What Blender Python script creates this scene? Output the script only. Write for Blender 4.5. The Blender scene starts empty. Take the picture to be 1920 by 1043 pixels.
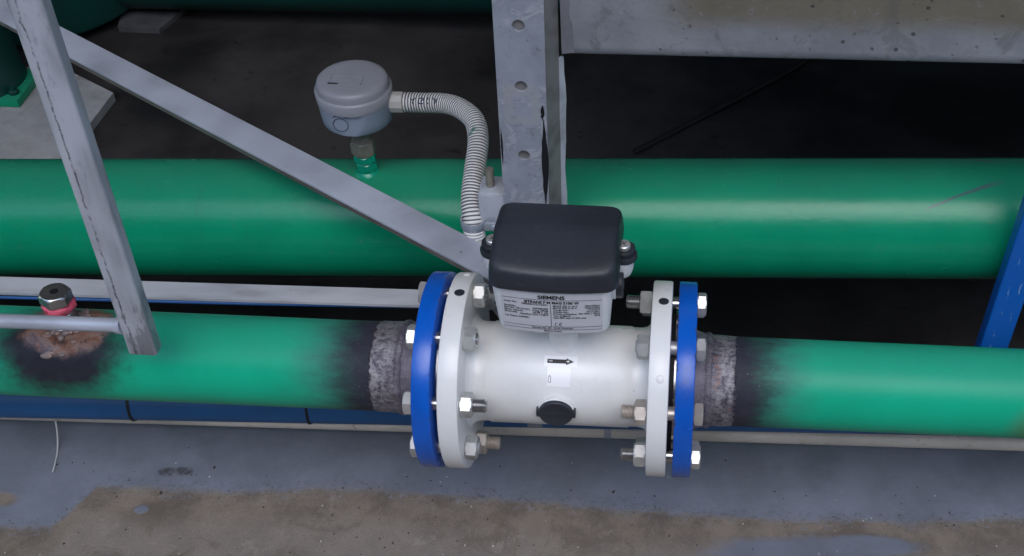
import bpy, bmesh, math, random
from mathutils import Vector, Matrix
random.seed(7)
SC = bpy.context.scene
COL = SC.collection
R = math.radians
PI = math.pi

# ------------------------------------------------------------------ camera
PITCH, ROLL, FPX = R(42.0), R(2.45), 2300.0
Fw = Vector((0, math.cos(PITCH), -math.sin(PITCH)))
U0 = Vector((0, math.sin(PITCH), math.cos(PITCH)))
XX = Vector((1, 0, 0))
Up = U0 * math.cos(ROLL) - XX * math.sin(ROLL)
Rt = XX * math.cos(ROLL) + U0 * math.sin(ROLL)
cam_d = bpy.data.cameras.new('camera')
cam = bpy.data.objects.new('camera', cam_d)
COL.objects.link(cam)
m = Matrix((Rt, Up, -Fw)).transposed().to_4x4()
m.translation = Vector((0.0, -0.954, 1.012))
cam.matrix_world = m
cam_d.sensor_width = 36.0
cam_d.lens = FPX / 1920 * 36.0
cam_d.shift_x = -(1270.0 - 960.0) / 1920
cam_d.clip_start = 0.02
cam_d.clip_end = 500
SC.camera = cam

# ------------------------------------------------------------------ sky, sun, exposure
W = bpy.data.worlds.new('World')
SC.world = W
W.use_nodes = True
nt = W.node_tree
nt.nodes.clear()
sky = nt.nodes.new('ShaderNodeTexSky')
sky.sky_type = 'NISHITA'
sky.sun_disc = False
SUN_EL, SUN_AZ = R(60), R(172)      # azimuth clockwise from +Y; the light comes from the camera side
sky.sun_elevation = SUN_EL
sky.sun_rotation = SUN_AZ
sky.air_density = 1.2
sky.dust_density = 1.2
sky.ozone_density = 1.5
bg = nt.nodes.new('ShaderNodeBackground')
bg.inputs['Strength'].default_value = 0.15
wo = nt.nodes.new('ShaderNodeOutputWorld')
nt.links.new(sky.outputs[0], bg.inputs[0])
nt.links.new(bg.outputs[0], wo.inputs[0])
sd = bpy.data.lights.new('sun', 'SUN')
sd.energy = 0.5
sd.angle = R(55)
sd.color = (1.0, 0.985, 0.96)
sun = bpy.data.objects.new('sun', sd)
COL.objects.link(sun)
dirv = Vector((math.sin(SUN_AZ) * math.cos(SUN_EL), math.cos(SUN_AZ) * math.cos(SUN_EL), math.sin(SUN_EL)))
sun.rotation_euler = dirv.to_track_quat('Z', 'Y').to_euler()
SC.view_settings.view_transform = 'Standard'
SC.view_settings.look = 'None'
SC.view_settings.gamma = 1
SC.view_settings.use_curve_mapping = False
SC.view_settings.exposure = 1.32

# ------------------------------------------------------------------ node helpers
class G:
    def __init__(s, name):
        s.m = bpy.data.materials.new(name)
        s.m.use_nodes = True
        s.t = s.m.node_tree
        s.t.nodes.clear()
        s.out = s.t.nodes.new('ShaderNodeOutputMaterial')
        s.b = s.t.nodes.new('ShaderNodeBsdfPrincipled')
        s.t.links.new(s.b.outputs[0], s.out.inputs[0])
        s.co = s.t.nodes.new('ShaderNodeTexCoord').outputs['Object']
        sp = s.t.nodes.new('ShaderNodeSeparateXYZ')
        s.t.links.new(s.co, sp.inputs[0])
        s.x, s.y, s.z = sp.outputs
    def put(s, sock, v):
        if hasattr(v, 'is_output'):
            s.t.links.new(v, sock)
        elif isinstance(v, (tuple, list)):
            sock.default_value = tuple(v) + ((1.0,) if len(v) == 3 and sock.type == 'RGBA' else ())
        else:
            sock.default_value = v
    def math(s, op, a, b=0.0, clamp=False):
        n = s.t.nodes.new('ShaderNodeMath'); n.operation = op; n.use_clamp = clamp
        s.put(n.inputs[0], a); s.put(n.inputs[1], b)
        return n.outputs[0]
    def vec(s, x, y, z):
        n = s.t.nodes.new('ShaderNodeCombineXYZ')
        for i, v in enumerate((x, y, z)): s.put(n.inputs[i], v)
        return n.outputs[0]
    def scalev(s, sx, sy, sz):
        n = s.t.nodes.new('ShaderNodeMapping'); s.put(n.inputs['Vector'], s.co)
        n.inputs['Scale'].default_value = (sx, sy, sz)
        return n.outputs[0]
    def noise(s, scale, detail=4, rough=0.55, vec=None, dist=0.0):
        n = s.t.nodes.new('ShaderNodeTexNoise')
        n.inputs['Scale'].default_value = scale; n.inputs['Detail'].default_value = detail
        n.inputs['Roughness'].default_value = rough; n.inputs['Distortion'].default_value = dist
        s.put(n.inputs['Vector'], vec if vec is not None else s.co)
        return n.outputs[0]
    def voro(s, scale, vec=None, feature='F1', out=0, rand=1.0):
        n = s.t.nodes.new('ShaderNodeTexVoronoi'); n.feature = feature
        n.inputs['Scale'].default_value = scale; n.inputs['Randomness'].default_value = rand
        s.put(n.inputs['Vector'], vec if vec is not None else s.co)
        return n.outputs[out]
    def ss(s, v, a, b):                      # smoothstep from a to b -> 0..1
        n = s.t.nodes.new('ShaderNodeMapRange'); n.interpolation_type = 'SMOOTHSTEP'
        s.put(n.inputs[0], v)
        if a < b:
            n.inputs[1].default_value = a; n.inputs[2].default_value = b; n.inputs[3].default_value = 0; n.inputs[4].default_value = 1
        else:
            n.inputs[1].default_value = b; n.inputs[2].default_value = a; n.inputs[3].default_value = 1; n.inputs[4].default_value = 0
        return n.outputs[0]
    def mix(s, f, a, b):
        n = s.t.nodes.new('ShaderNodeMix'); n.data_type = 'RGBA'
        s.put(n.inputs[0], f); s.put(n.inputs[6], a); s.put(n.inputs[7], b)
        return n.outputs[2]
    def fmix(s, f, a, b):
        n = s.t.nodes.new('ShaderNodeMix'); n.data_type = 'FLOAT'
        s.put(n.inputs[0], f); s.put(n.inputs[2], a); s.put(n.inputs[3], b)
        return n.outputs[0]
    def ramp(s, f, stops, interp='LINEAR'):
        n = s.t.nodes.new('ShaderNodeValToRGB'); s.put(n.inputs[0], f)
        cr = n.color_ramp; cr.interpolation = interp
        while len(cr.elements) < len(stops): cr.elements.new(0.5)
        for e, (p, c) in zip(cr.elements, stops):
            e.position = p
            e.color = (c, c, c, 1) if isinstance(c, (int, float)) else tuple(c) + (1,)
        return n.outputs[0]
    def dist(s, p, vec=None):
        n = s.t.nodes.new('ShaderNodeVectorMath'); n.operation = 'DISTANCE'
        s.put(n.inputs[0], vec if vec is not None else s.co); n.inputs[1].default_value = p
        return n.outputs['Value']
    def upward(s, a=0.55, b=0.95):
        n = s.t.nodes.new('ShaderNodeNewGeometry'); q = s.t.nodes.new('ShaderNodeSeparateXYZ')
        s.t.links.new(n.outputs['Normal'], q.inputs[0]); return s.ss(q.outputs[2], a, b)
    def bump(s, h, strength=0.3, d=0.002, prev=None):
        n = s.t.nodes.new('ShaderNodeBump'); s.put(n.inputs['Strength'], strength)
        n.inputs['Distance'].default_value = d; s.put(n.inputs['Height'], h)
        if prev is not None: s.put(n.inputs['Normal'], prev)
        return n.outputs[0]
    def done(s, col, rough=0.5, metal=0.0, normal=None, spec=None, coat=None):
        s.put(s.b.inputs['Base Color'], col); s.put(s.b.inputs['Roughness'], rough)
        s.put(s.b.inputs['Metallic'], metal)
        if normal is not None: s.put(s.b.inputs['Normal'], normal)
        if spec is not None: s.put(s.b.inputs['Specular IOR Level'], spec)
        if coat is not None: s.b.inputs['Coat Weight'].default_value = coat; s.b.inputs['Coat Roughness'].default_value = 0.12
        return s.m

# ------------------------------------------------------------------ materials
def paint(name, col, rough=0.3, var=0.12, bump=0.06, dirt=(0.05, 0.045, 0.04), dirt_amt=0.25, spec=0.5, specks=True):
    g = G(name)
    n1 = g.noise(9, 5, 0.6)
    c2 = tuple(max(0.0, v * (1 - var)) for v in col)
    c = g.mix(g.ss(n1, 0.35, 0.65), col, c2)
    if dirt_amt:
        d = g.math('MULTIPLY', g.ss(g.noise(34, 6, 0.7), 0.6, 0.78), dirt_amt)
        c = g.mix(d, c, dirt)
    if specks:
        v = g.ss(g.voro(130), 0.07, 0.03)
        keep = g.ss(g.noise(21, 1), 0.6, 0.64)
        c = g.mix(g.math('MULTIPLY', g.math('MULTIPLY', v, keep), 0.7), c, (0.05, 0.05, 0.05))
    r = g.fmix(n1, rough * 0.85, rough * 1.2)
    nb = g.bump(g.noise(260, 3, 0.5), bump, 0.0006)
    nb = g.bump(g.noise(30, 2), bump * 1.5, 0.002, nb)
    return g.done(c, r, 0, nb, spec)

WHITE = (0.79, 0.79, 0.775)
M_white = paint('white_enamel', WHITE, 0.25, 0.07, 0.05, (0.38, 0.37, 0.34), 0.45)
M_whiteplastic = paint('white_plastic', (0.68, 0.70, 0.71), 0.4, 0.04, 0.02, (0.5, 0.5, 0.48), 0.2)
def m_blue():
    g = G('blue_enamel')
    n = g.noise(14, 5, 0.6)
    c = g.mix(g.ss(n, 0.35, 0.65), (0.004, 0.108, 0.54), (0.004, 0.088, 0.45))
    c = g.mix(g.math('MULTIPLY', g.ss(g.noise(40, 6, 0.7), 0.56, 0.74), 0.4), c, (0.012, 0.05, 0.17))
    rad = g.math('SQRT', g.math('ADD', g.math('MULTIPLY', g.y, g.y), g.math('MULTIPLY', g.z, g.z)))
    e = None
    for xe in (-0.273, -0.253, 0.003, 0.023):
        k = g.ss(g.math('ABSOLUTE', g.math('SUBTRACT', g.x, xe)), 0.0022, 0.0006)
        e = k if e is None else g.math('MAXIMUM', e, k)
    e = g.math('MULTIPLY', e, g.ss(rad, 0.1075, 0.109))
    chip = g.math('MULTIPLY', e, g.ss(g.noise(120, 5, 0.75), 0.56, 0.62))
    sp = g.math('MULTIPLY', g.ss(g.voro(110), 0.10, 0.05), g.ss(g.noise(19, 2), 0.56, 0.6))
    c = g.mix(g.math('MULTIPLY', g.math('MAXIMUM', chip, sp), 0.85), c, (0.06, 0.06, 0.075))
    nb = g.bump(g.noise(70, 4), 0.15, 0.001)
    nb = g.bump(g.math('SUBTRACT', 1.0, chip), 0.5, 0.001, nb)
    return g.done(c, g.fmix(n, 0.2, 0.32), 0, nb, 0.5)
M_blue = m_blue()
def m_tube():
    g = G('white_enamel_grimy')
    n = g.noise(11, 6, 0.65)
    c = g.mix(g.ss(n, 0.3, 0.7), WHITE, (0.75, 0.75, 0.74))
    end = g.ss(g.math('ABSOLUTE', g.math('ADD', g.x, 0.125)), 0.070, 0.100)
    gr = g.math('MULTIPLY', g.math('ADD', end, 0.25, True), g.ss(g.noise(28, 7, 0.72, g.scalev(1, 0.5, 0.5)), 0.48, 0.70))
    c = g.mix(g.math('MULTIPLY', gr, 0.38), c, (0.40, 0.39, 0.36))
    sp = g.math('MULTIPLY', g.ss(g.voro(120), 0.09, 0.04), g.ss(g.noise(17, 2), 0.57, 0.61))
    c = g.mix(g.math('MULTIPLY', sp, 0.75), c, (0.10, 0.095, 0.09))
    nb = g.bump(g.noise(60, 4), 0.10, 0.001)
    nb = g.bump(g.noise(18, 3), 0.2, 0.002, nb)
    return g.done(c, g.fmix(n, 0.22, 0.36), 0, nb, 0.5)
M_tube = m_tube()
M_bluepipe = paint('blue_pipe_plastic', (0.014, 0.105, 0.28), 0.45, 0.2, 0.04, (0.06, 0.07, 0.09), 0.3)
M_black = paint('black_plastic', (0.027, 0.031, 0.042), 0.44, 0.3, 0.3, (0.085, 0.09, 0.10), 0.5, specks=False)
M_greyplastic = paint('grey_plastic', (0.23, 0.27, 0.34), 0.42, 0.1, 0.03, (0.15, 0.13, 0.11), 0.3, specks=False)
M_greyplastic2 = paint('warm_grey_plastic', (0.26, 0.265, 0.295), 0.36, 0.1, 0.03, (0.13, 0.12, 0.11), 0.3, specks=False)
M_gland = paint('pale_grey_gland', (0.42, 0.41, 0.39), 0.45, 0.1, 0.03, (0.2, 0.18, 0.16), 0.3, specks=False)
M_clip = paint('translucent_grey_clip', (0.28, 0.31, 0.35), 0.4, 0.15, 0.1, (0.15, 0.15, 0.15), 0.3)
M_ink = G('black_ink').done((0.008, 0.008, 0.011), 0.5)
M_inkblue = G('blue_ink').done((0.02, 0.025, 0.07), 0.6)
M_rubber = paint('black_rubber', (0.01, 0.01, 0.011), 0.65, 0.2, 0.1, (0.03, 0.03, 0.03), 0.3, specks=False)
M_label = paint('silver_label_film', (0.56, 0.57, 0.61), 0.42, 0.05, 0.0, (0.4, 0.4, 0.4), 0.2, specks=False)
M_sticker = paint('white_sticker_film', (0.90, 0.90, 0.90), 0.3, 0.03, 0.0, (0.6, 0.6, 0.6), 0.1, specks=False)
M_greyshade = M_clip
M_tape = paint('pink_thread_tape', (0.72, 0.10, 0.17), 0.5, 0.4, 0.6, (0.80, 0.45, 0.5), 0.7, specks=False)
M_pearl = paint('thin_white_film', (0.6, 0.6, 0.58), 0.4, 0.1)

def m_green(name, far=False):
    g = G(name)
    n = g.noise(7, 5, 0.6)
    c = g.mix(g.ss(n, 0.3, 0.7), (0.003, 0.29, 0.143), (0.002, 0.245, 0.122))
    sp = g.math('MULTIPLY', g.ss(g.voro(90), 0.06, 0.03), g.ss(g.noise(11, 1), 0.58, 0.62))
    c = g.mix(g.math('MULTIPLY', sp, 0.7), c, (0.01, 0.05, 0.04))
    # a long scratch on the right and a scuff in the middle of the pipe
    u = g.math('SUBTRACT', g.x, 0.313)
    ln = g.math('SUBTRACT', g.math('SUBTRACT', g.z, 0.002), g.math('SUBTRACT', g.math('MULTIPLY', u, 0.39), g.math('MULTIPLY', g.math('MULTIPLY', u, u), 1.1)))
    ln = g.math('ABSOLUTE', g.math('ADD', ln, g.math('MULTIPLY', g.math('SUBTRACT', g.noise(30, 3), 0.5), 0.0025)))
    wid = g.math('MULTIPLY', g.ss(ln, 0.0016, 0.0008), g.math('MULTIPLY', g.ss(g.x, 0.318, 0.335), g.ss(g.x, 0.435, 0.40)))
    c = g.mix(g.math('MULTIPLY', wid, 0.85), c, (0.07, 0.13, 0.14))
    sc = g.math('MULTIPLY', g.ss(g.dist((0.018, 0.30, -0.115)), 0.012, 0.004), g.ss(g.noise(300, 4), 0.5, 0.6))
    c = g.mix(sc, c, (0.03, 0.06, 0.05))
    nb = g.bump(g.noise(360, 3, 0.6), 0.2, 0.0009)
    nb = g.bump(g.noise(130, 3), g.math('MULTIPLY', g.ss(g.noise(7, 3), 0.4, 0.65), 0.22), 0.0014, nb)
    nb = g.bump(g.noise(40, 3), 0.14, 0.0025, nb)
    nb = g.bump(g.noise(22, 3, 0.6, g.scalev(0.25, 1, 1)), 0.2, 0.003, nb)
    dust = g.math('MULTIPLY', g.ss(g.noise(60, 6, 0.75), 0.55, 0.8), 0.3)
    c = g.mix(dust, c, (0.09, 0.22, 0.18))
    c = g.mix(g.math('MULTIPLY', g.upward(0.6, 1.0), g.fmix(g.noise(35, 6, 0.7, g.scalev(0.3, 1, 1)), 0.0, 0.5)), c, (0.06, 0.16, 0.12))
    drip = g.math('MULTIPLY', g.ss(g.noise(55, 4, 0.6, g.scalev(1, 0.12, 0.12)), 0.62, 0.72), g.ss(g.noise(9, 2), 0.5, 0.6))
    c = g.mix(g.math('MULTIPLY', drip, 0.35), c, (0.03, 0.14, 0.11))
    return g.done(c, g.fmix(g.noise(24, 5, 0.7, g.scalev(0.3, 1, 1)), 0.16, 0.34), 0, nb, 0.34)
M_green = m_green('green_gloss_paint')
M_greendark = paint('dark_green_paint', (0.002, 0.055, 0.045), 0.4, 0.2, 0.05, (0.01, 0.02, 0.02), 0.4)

def m_burnt(name, xg, xd, xb, nip=None, stain=None):
    """mint green pipe paint; scorched from xg (green) to xd (black) and scraped bare from xb to the flange"""
    g = G(name)
    n = g.noise(8, 5, 0.6)
    green = g.mix(g.ss(n, 0.3, 0.7), (0.006, 0.43, 0.24), (0.006, 0.38, 0.212))
    green = g.mix(g.math('MULTIPLY', g.ss(g.noise(26, 6, 0.7), 0.55, 0.75), 0.35), green, (0.004, 0.30, 0.20))
    sp = g.math('MULTIPLY', g.ss(g.voro(75), 0.06, 0.03), g.ss(g.noise(13, 1), 0.56, 0.6))
    green = g.mix(g.math('MULTIPLY', sp, 0.75), green, (0.02, 0.10, 0.08))
    green = g.mix(g.math('MULTIPLY', g.upward(0.5, 1.0), g.fmix(g.noise(45, 6, 0.7, g.scalev(0.3, 1, 1)), 0.05, 0.5)), green, (0.06, 0.26, 0.20))
    scr = g.math('MULTIPLY', g.ss(g.noise(90, 5, 0.7, g.scalev(0.08, 1, 1)), 0.63, 0.70), g.ss(g.noise(8, 2), 0.5, 0.58))
    green = g.mix(g.math('MULTIPLY', scr, 0.45), green, (0.10, 0.42, 0.33))
    sg = 1.0 if xb > xg else -1.0
    wob = g.math('ADD', g.math('MULTIPLY', g.math('SUBTRACT', g.noise(16, 5, 0.6), 0.5), 0.035),
                 g.math('MULTIPLY', g.math('SUBTRACT', g.noise(85, 6, 0.75, g.scalev(0.35, 1, 1)), 0.5), 0.05))
    xs = g.math('ADD', g.math('MULTIPLY', g.x, sg), wob)
    scorch = g.math('POWER', g.ss(xs, sg * xg - 0.006, sg * xd), 0.8)
    soot = g.mix(g.noise(70, 6, 0.7), (0.012, 0.013, 0.02), (0.05, 0.05, 0.07))
    grey = g.mix(g.noise(120, 6, 0.75, g.scalev(0.3, 1, 1)), (0.075, 0.145, 0.145), (0.03, 0.065, 0.08))
    streak = g.noise(60, 6, 0.7, g.scalev(0.18, 1, 1))
    lay = g.mix(g.ss(g.math('ADD', scorch, g.math('MULTIPLY', g.math('SUBTRACT', streak, 0.5), 0.5)), 0.45, 0.95), grey, soot)
    c = g.mix(scorch, green, lay)
    spk = g.math('MULTIPLY', g.math('MULTIPLY', g.ss(g.voro(190), 0.16, 0.06), g.ss(g.noise(40, 2), 0.55, 0.62)), scorch)
    c = g.mix(g.math('MULTIPLY', spk, 0.7), c, (0.25, 0.27, 0.30))
    wob2 = g.math('MULTIPLY', g.math('SUBTRACT', g.noise(150, 6, 0.75), 0.5), 0.02)
    xb2 = g.math('ADD', g.math('MULTIPLY', g.x, sg), wob2)
    bare = g.ss(xb2, sg * xb - 0.0012, sg * xb + 0.0012)
    fl = g.math('ADD', g.math('MULTIPLY', g.noise(60, 9, 0.85, g.scalev(1, 0.7, 0.7), 0.3), 0.6), g.math('MULTIPLY', g.noise(260, 6, 0.8, g.scalev(0.6, 1, 1)), 0.4))
    scale = g.ramp(fl, [(0.36, (0.03, 0.027, 0.034)), (0.44, (0.11, 0.10, 0.125)), (0.5, (0.21, 0.195, 0.225)), (0.56, (0.31, 0.295, 0.315)), (0.64, (0.47, 0.45, 0.455))])
    ring = g.ss(g.math('ABSOLUTE', g.math('SUBTRACT', xb2, sg * xb + 0.010)), 0.016, 0.002)
    scale = g.mix(g.math('MULTIPLY', ring, g.math('MULTIPLY', g.ss(fl, 0.45, 0.56), 0.8)), scale, (0.44, 0.42, 0.43))
    rust = g.math('MULTIPLY', g.ss(g.noise(38, 4, 0.6), 0.56, 0.68), g.ss(g.noise(200, 4, 0.7), 0.45, 0.6))
    scale = g.mix(g.math('MULTIPLY', rust, 0.85), scale, (0.42, 0.16, 0.08))
    scale = g.mix(g.ss(xb2, sg * xb + 0.022, sg * xb + 0.045), scale, g.mix(fl, (0.10, 0.088, 0.112), (0.34, 0.305, 0.35)))
    c = g.mix(bare, c, scale)
    rough = g.fmix(scorch, g.fmix(n, 0.34, 0.44), 0.6)
    rough = g.fmix(bare, rough, 0.42)
    metal = g.math('MULTIPLY', bare, 0.55)
    if nip:
        wn = g.math('ADD', g.dist(nip, g.vec(g.math('MULTIPLY', g.x, 1.0), g.y, g.z)), g.math('MULTIPLY', g.math('SUBTRACT', g.noise(40, 5, 0.65), 0.5), 0.03))
        wob3 = g.math('MULTIPLY', g.math('SUBTRACT', g.noise(26, 5, 0.65), 0.5), 0.03)
        halo = g.ss(g.math('ADD', g.dist((-0.672, -0.030, 0.040), g.vec(g.math('ADD', -0.672, g.math('MULTIPLY', g.math('ADD', g.x, 0.672), 0.82)), g.y, g.z)), g.math('ADD', wob3, g.math('MULTIPLY', g.math('SUBTRACT', g.noise(95, 6, 0.75), 0.5), 0.03))), 0.080, 0.034)
        c = g.mix(g.math('POWER', halo, 0.8), c, g.mix(g.noise(90, 5, 0.7), (0.010, 0.011, 0.017), (0.035, 0.036, 0.048)))
        hot = g.ramp(g.noise(30, 5, 0.6, None, 0.6), [(0.3, (0.10, 0.045, 0.03)), (0.42, (0.27, 0.135, 0.09)), (0.5, (0.30, 0.205, 0.175)), (0.56, (0.15, 0.125, 0.14)), (0.63, (0.33, 0.17, 0.15)), (0.72, (0.40, 0.28, 0.10))])
        hot = g.mix(g.math('MULTIPLY', g.ss(g.noise(85, 6, 0.75), 0.52, 0.66), 0.8), hot, (0.05, 0.035, 0.035))
        hm = g.ss(g.math('ADD', g.dist((-0.668, -0.006, 0.052), g.vec(g.math('ADD', -0.668, g.math('MULTIPLY', g.math('ADD', g.x, 0.668), 0.72)), g.y, g.z)), wob3), 0.040, 0.031)
        c = g.mix(hm, c, hot)
        metal = g.math('ADD', metal, g.math('MULTIPLY', hm, 0.25))
        rough = g.fmix(hm, rough, 0.35)
    if stain:
        st = g.math('MULTIPLY', g.ss(g.dist(stain), 0.045, 0.008), 0.55)
        c = g.mix(st, c, (0.13, 0.10, 0.02))
    h = g.math('ADD', g.math('MULTIPLY', fl, bare), g.math('MULTIPLY', bare, 0.35))
    nb = g.bump(g.noise(260, 3), 0.14, 0.0008)
    nb = g.bump(g.noise(70, 3), 0.18, 0.0018, nb)
    nb = g.bump(h, 0.8, 0.003, nb)
    return g.done(c, rough, metal, nb, 0.22)
M_pipeL = m_burnt('scorched_green_paint', -0.428, -0.336, -0.331, (-0.675, -0.012, 0.05))
M_pipeR = m_burnt('scorched_green_paint_right', 0.155, 0.076, 0.068, None, (0.405, -0.05, -0.005))

def m_galv(name, base=(0.50, 0.53, 0.58), dirt=0.4, stretch=(1, 1, 1), metal=0.35, rough=0.46, seam=None, low=None):
    g = G(name)
    sv = g.scalev(*stretch)
    n1 = g.noise(16, 6, 0.65, sv, 0.6)
    v = g.voro(55, sv, 'SMOOTH_F1', 0)
    c = g.mix(g.ss(n1, 0.3, 0.7), base, tuple(b * 0.66 for b in base))
    c = g.mix(g.math('MULTIPLY', g.ss(v, 0.2, 0.6), 0.5), c, tuple(min(1, b * 1.25) for b in base))
    d = g.math('MULTIPLY', g.ss(g.noise(48, 7, 0.75, sv), 0.55, 0.72), dirt)
    c = g.mix(d, c, (0.12, 0.115, 0.115))
    pit = g.math('MULTIPLY', g.ss(g.voro(170, sv), 0.12, 0.05), g.ss(g.noise(20, 2), 0.55, 0.62))
    c = g.mix(g.math('MULTIPLY', pit, 0.75), c, (0.05, 0.05, 0.055))
    nb = g.bump(g.noise(140, 4, 0.6, sv), 0.15, 0.001)
    nb = g.bump(n1, 0.25, 0.002, nb)
    if low:
        k = g.math('MULTIPLY', g.ss(g.math('ADD', g.z, g.math('MULTIPLY', g.noise(30, 5, 0.7), 0.06)), low + 0.02, low - 0.03), g.ss(g.noise(55, 5, 0.7, sv), 0.44, 0.54))
        c = g.mix(g.math('MULTIPLY', k, 0.6), c, (0.17, 0.175, 0.20))
    if seam:
        s0, w = seam
        dx = g.math('ABSOLUTE', g.math('ADD', g.math('SUBTRACT', g.x, s0), g.math('MULTIPLY', g.math('SUBTRACT', g.noise(40, 6, 0.75), 0.5), 0.009)))
        k = g.math('MULTIPLY', g.ss(dx, w, w * 0.3), g.ss(g.noise(70, 5, 0.75), 0.38, 0.6))
        c = g.mix(g.math('MULTIPLY', k, 0.8), c, (0.05, 0.05, 0.06))
        nb = g.bump(g.math('SUBTRACT', 1.0, k), 0.5, 0.002, nb)
    return g.done(c, g.fmix(n1, rough - 0.06, rough + 0.12), metal, nb)
M_galv = m_galv('galvanised_steel')
M_galvbar = m_galv('galvanised_bar', (0.50, 0.53, 0.60), 0.15, (0.3, 0.3, 1))
M_galvlad = m_galv('galvanised_ladder_tube', (0.52, 0.55, 0.61), 0.6, (1, 1, 0.3), seam=(-0.0062, 0.0012), low=0.12)
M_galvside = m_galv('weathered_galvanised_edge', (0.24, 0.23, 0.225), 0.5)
M_barlip = m_galv('shaded_bar_edge', (0.17, 0.155, 0.14), 0.4)  # darker, browner bar steel; the shade on the lip is in its colour
M_zinc = m_galv('zinc_plated_steel', (0.66, 0.66, 0.64), 0.3, metal=0.7, rough=0.36)
M_dullzinc = m_galv('dull_zinc_steel', (0.48, 0.48, 0.47), 0.6, metal=0.6, rough=0.45)
M_rusty = m_galv('rusted_zinc_steel', (0.52, 0.47, 0.42), 0.3, metal=0.6, rough=0.4)
M_steel = m_galv('bare_turned_steel', (0.45, 0.44, 0.43), 0.3, metal=0.9, rough=0.22)
M_stub = m_galv('dull_brass_fitting', (0.20, 0.19, 0.155), 0.4, metal=0.15, rough=0.5)

def m_post():
    g = G('painted_column_steel')
    n1 = g.noise(14, 6, 0.65, None, 0.5)
    c = g.mix(g.ss(n1, 0.3, 0.7), (0.33, 0.355, 0.41), (0.25, 0.27, 0.31))
    flake = g.ss(g.noise(30, 7, 0.72, None, 0.8), 0.5, 0.58)
    lowz = g.math('ADD', g.ss(g.z, 0.255, 0.245), g.ss(g.z, 0.315, 0.335), True)
    c = g.mix(g.math('MULTIPLY', g.math('MULTIPLY', flake, lowz), 0.55), c, (0.46, 0.47, 0.50))
    c = g.mix(g.math('MULTIPLY', g.ss(g.noise(45, 8, 0.8), 0.55, 0.63), 0.6), c, (0.12, 0.12, 0.13))
    # pale square left by an old sticker
    bx = g.math('MULTIPLY', g.ss(g.math('ABSOLUTE', g.math('ADD', g.x, 0.184)), 0.0205, 0.0195), g.ss(g.math('ABSOLUTE', g.math('SUBTRACT', g.z, 0.225)), 0.0265, 0.0255))
    inn = g.ss(g.math('ADD', g.math('MAXIMUM', g.math('ABSOLUTE', g.math('ADD', g.x, 0.184)), g.math('MULTIPLY', g.math('ABSOLUTE', g.math('SUBTRACT', g.z, 0.222)), 0.75)), g.math('MULTIPLY', g.noise(60, 5), 0.008)), 0.012, 0.016)
    c = g.mix(g.math('MULTIPLY', g.math('MULTIPLY', bx, inn), 0.6), c, (0.36, 0.36, 0.37))
    nb = g.bump(g.noise(120, 5, 0.7), 0.2, 0.0015)
    nb = g.bump(g.math('MULTIPLY', flake, lowz), 0.35, 0.0015, nb)
    return g.done(c, 0.5, 0.15, nb)
M_post = m_post()

def m_beam():
    g = G('brown_banded_concrete')
    n1 = g.noise(12, 7, 0.65)
    c = g.mix(g.ss(n1, 0.3, 0.7), (0.26, 0.27, 0.29), (0.185, 0.195, 0.215))
    edge = g.math('ADD', g.z, g.math('MULTIPLY', g.math('SUBTRACT', g.noise(9, 5, 0.6, g.scalev(1, 1, 1)), 0.5), 0.03))
    edge = g.math('SUBTRACT', edge, g.math('MULTIPLY', g.x, 0.024))
    br = g.mix(g.noise(24, 6, 0.65), (0.125, 0.108, 0.078), (0.20, 0.178, 0.135))  # browner colour for the upper part of the beam
    inx = g.ss(g.x, -0.06, 0.02)
    c = g.mix(g.math('MULTIPLY', g.ss(edge, 0.308, 0.345), inx), c, br)
    c = g.mix(g.math('MULTIPLY', g.ss(g.noise(20, 7, 0.75, None, 1.2), 0.53, 0.63), 0.45), c, (0.115, 0.112, 0.11))
    ch = g.math('MULTIPLY', g.ss(g.voro(26, None, 'F1'), 0.12, 0.09), g.ss(g.noise(9, 1), 0.55, 0.6))
    c = g.mix(g.math('MULTIPLY', ch, 0.6), c, (0.36, 0.34, 0.29))
    pit = g.math('MULTIPLY', g.ss(g.voro(70, None), 0.22, 0.10), g.ss(g.noise(18, 3, 0.7), 0.52, 0.58))
    c = g.mix(g.math('MULTIPLY', pit, 0.8), c, (0.05, 0.045, 0.045))
    c = g.mix(g.math('MULTIPLY', g.ss(g.noise(50, 7, 0.75), 0.56, 0.7), 0.5), c, (0.30, 0.31, 0.34))
    nb = g.bump(g.math('SUBTRACT', g.noise(90, 6, 0.7), pit), 0.35, 0.002)
    nb = g.bump(n1, 0.3, 0.004, nb)
    return g.done(c, 0.55, 0, nb)
M_beam = m_beam()

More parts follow.
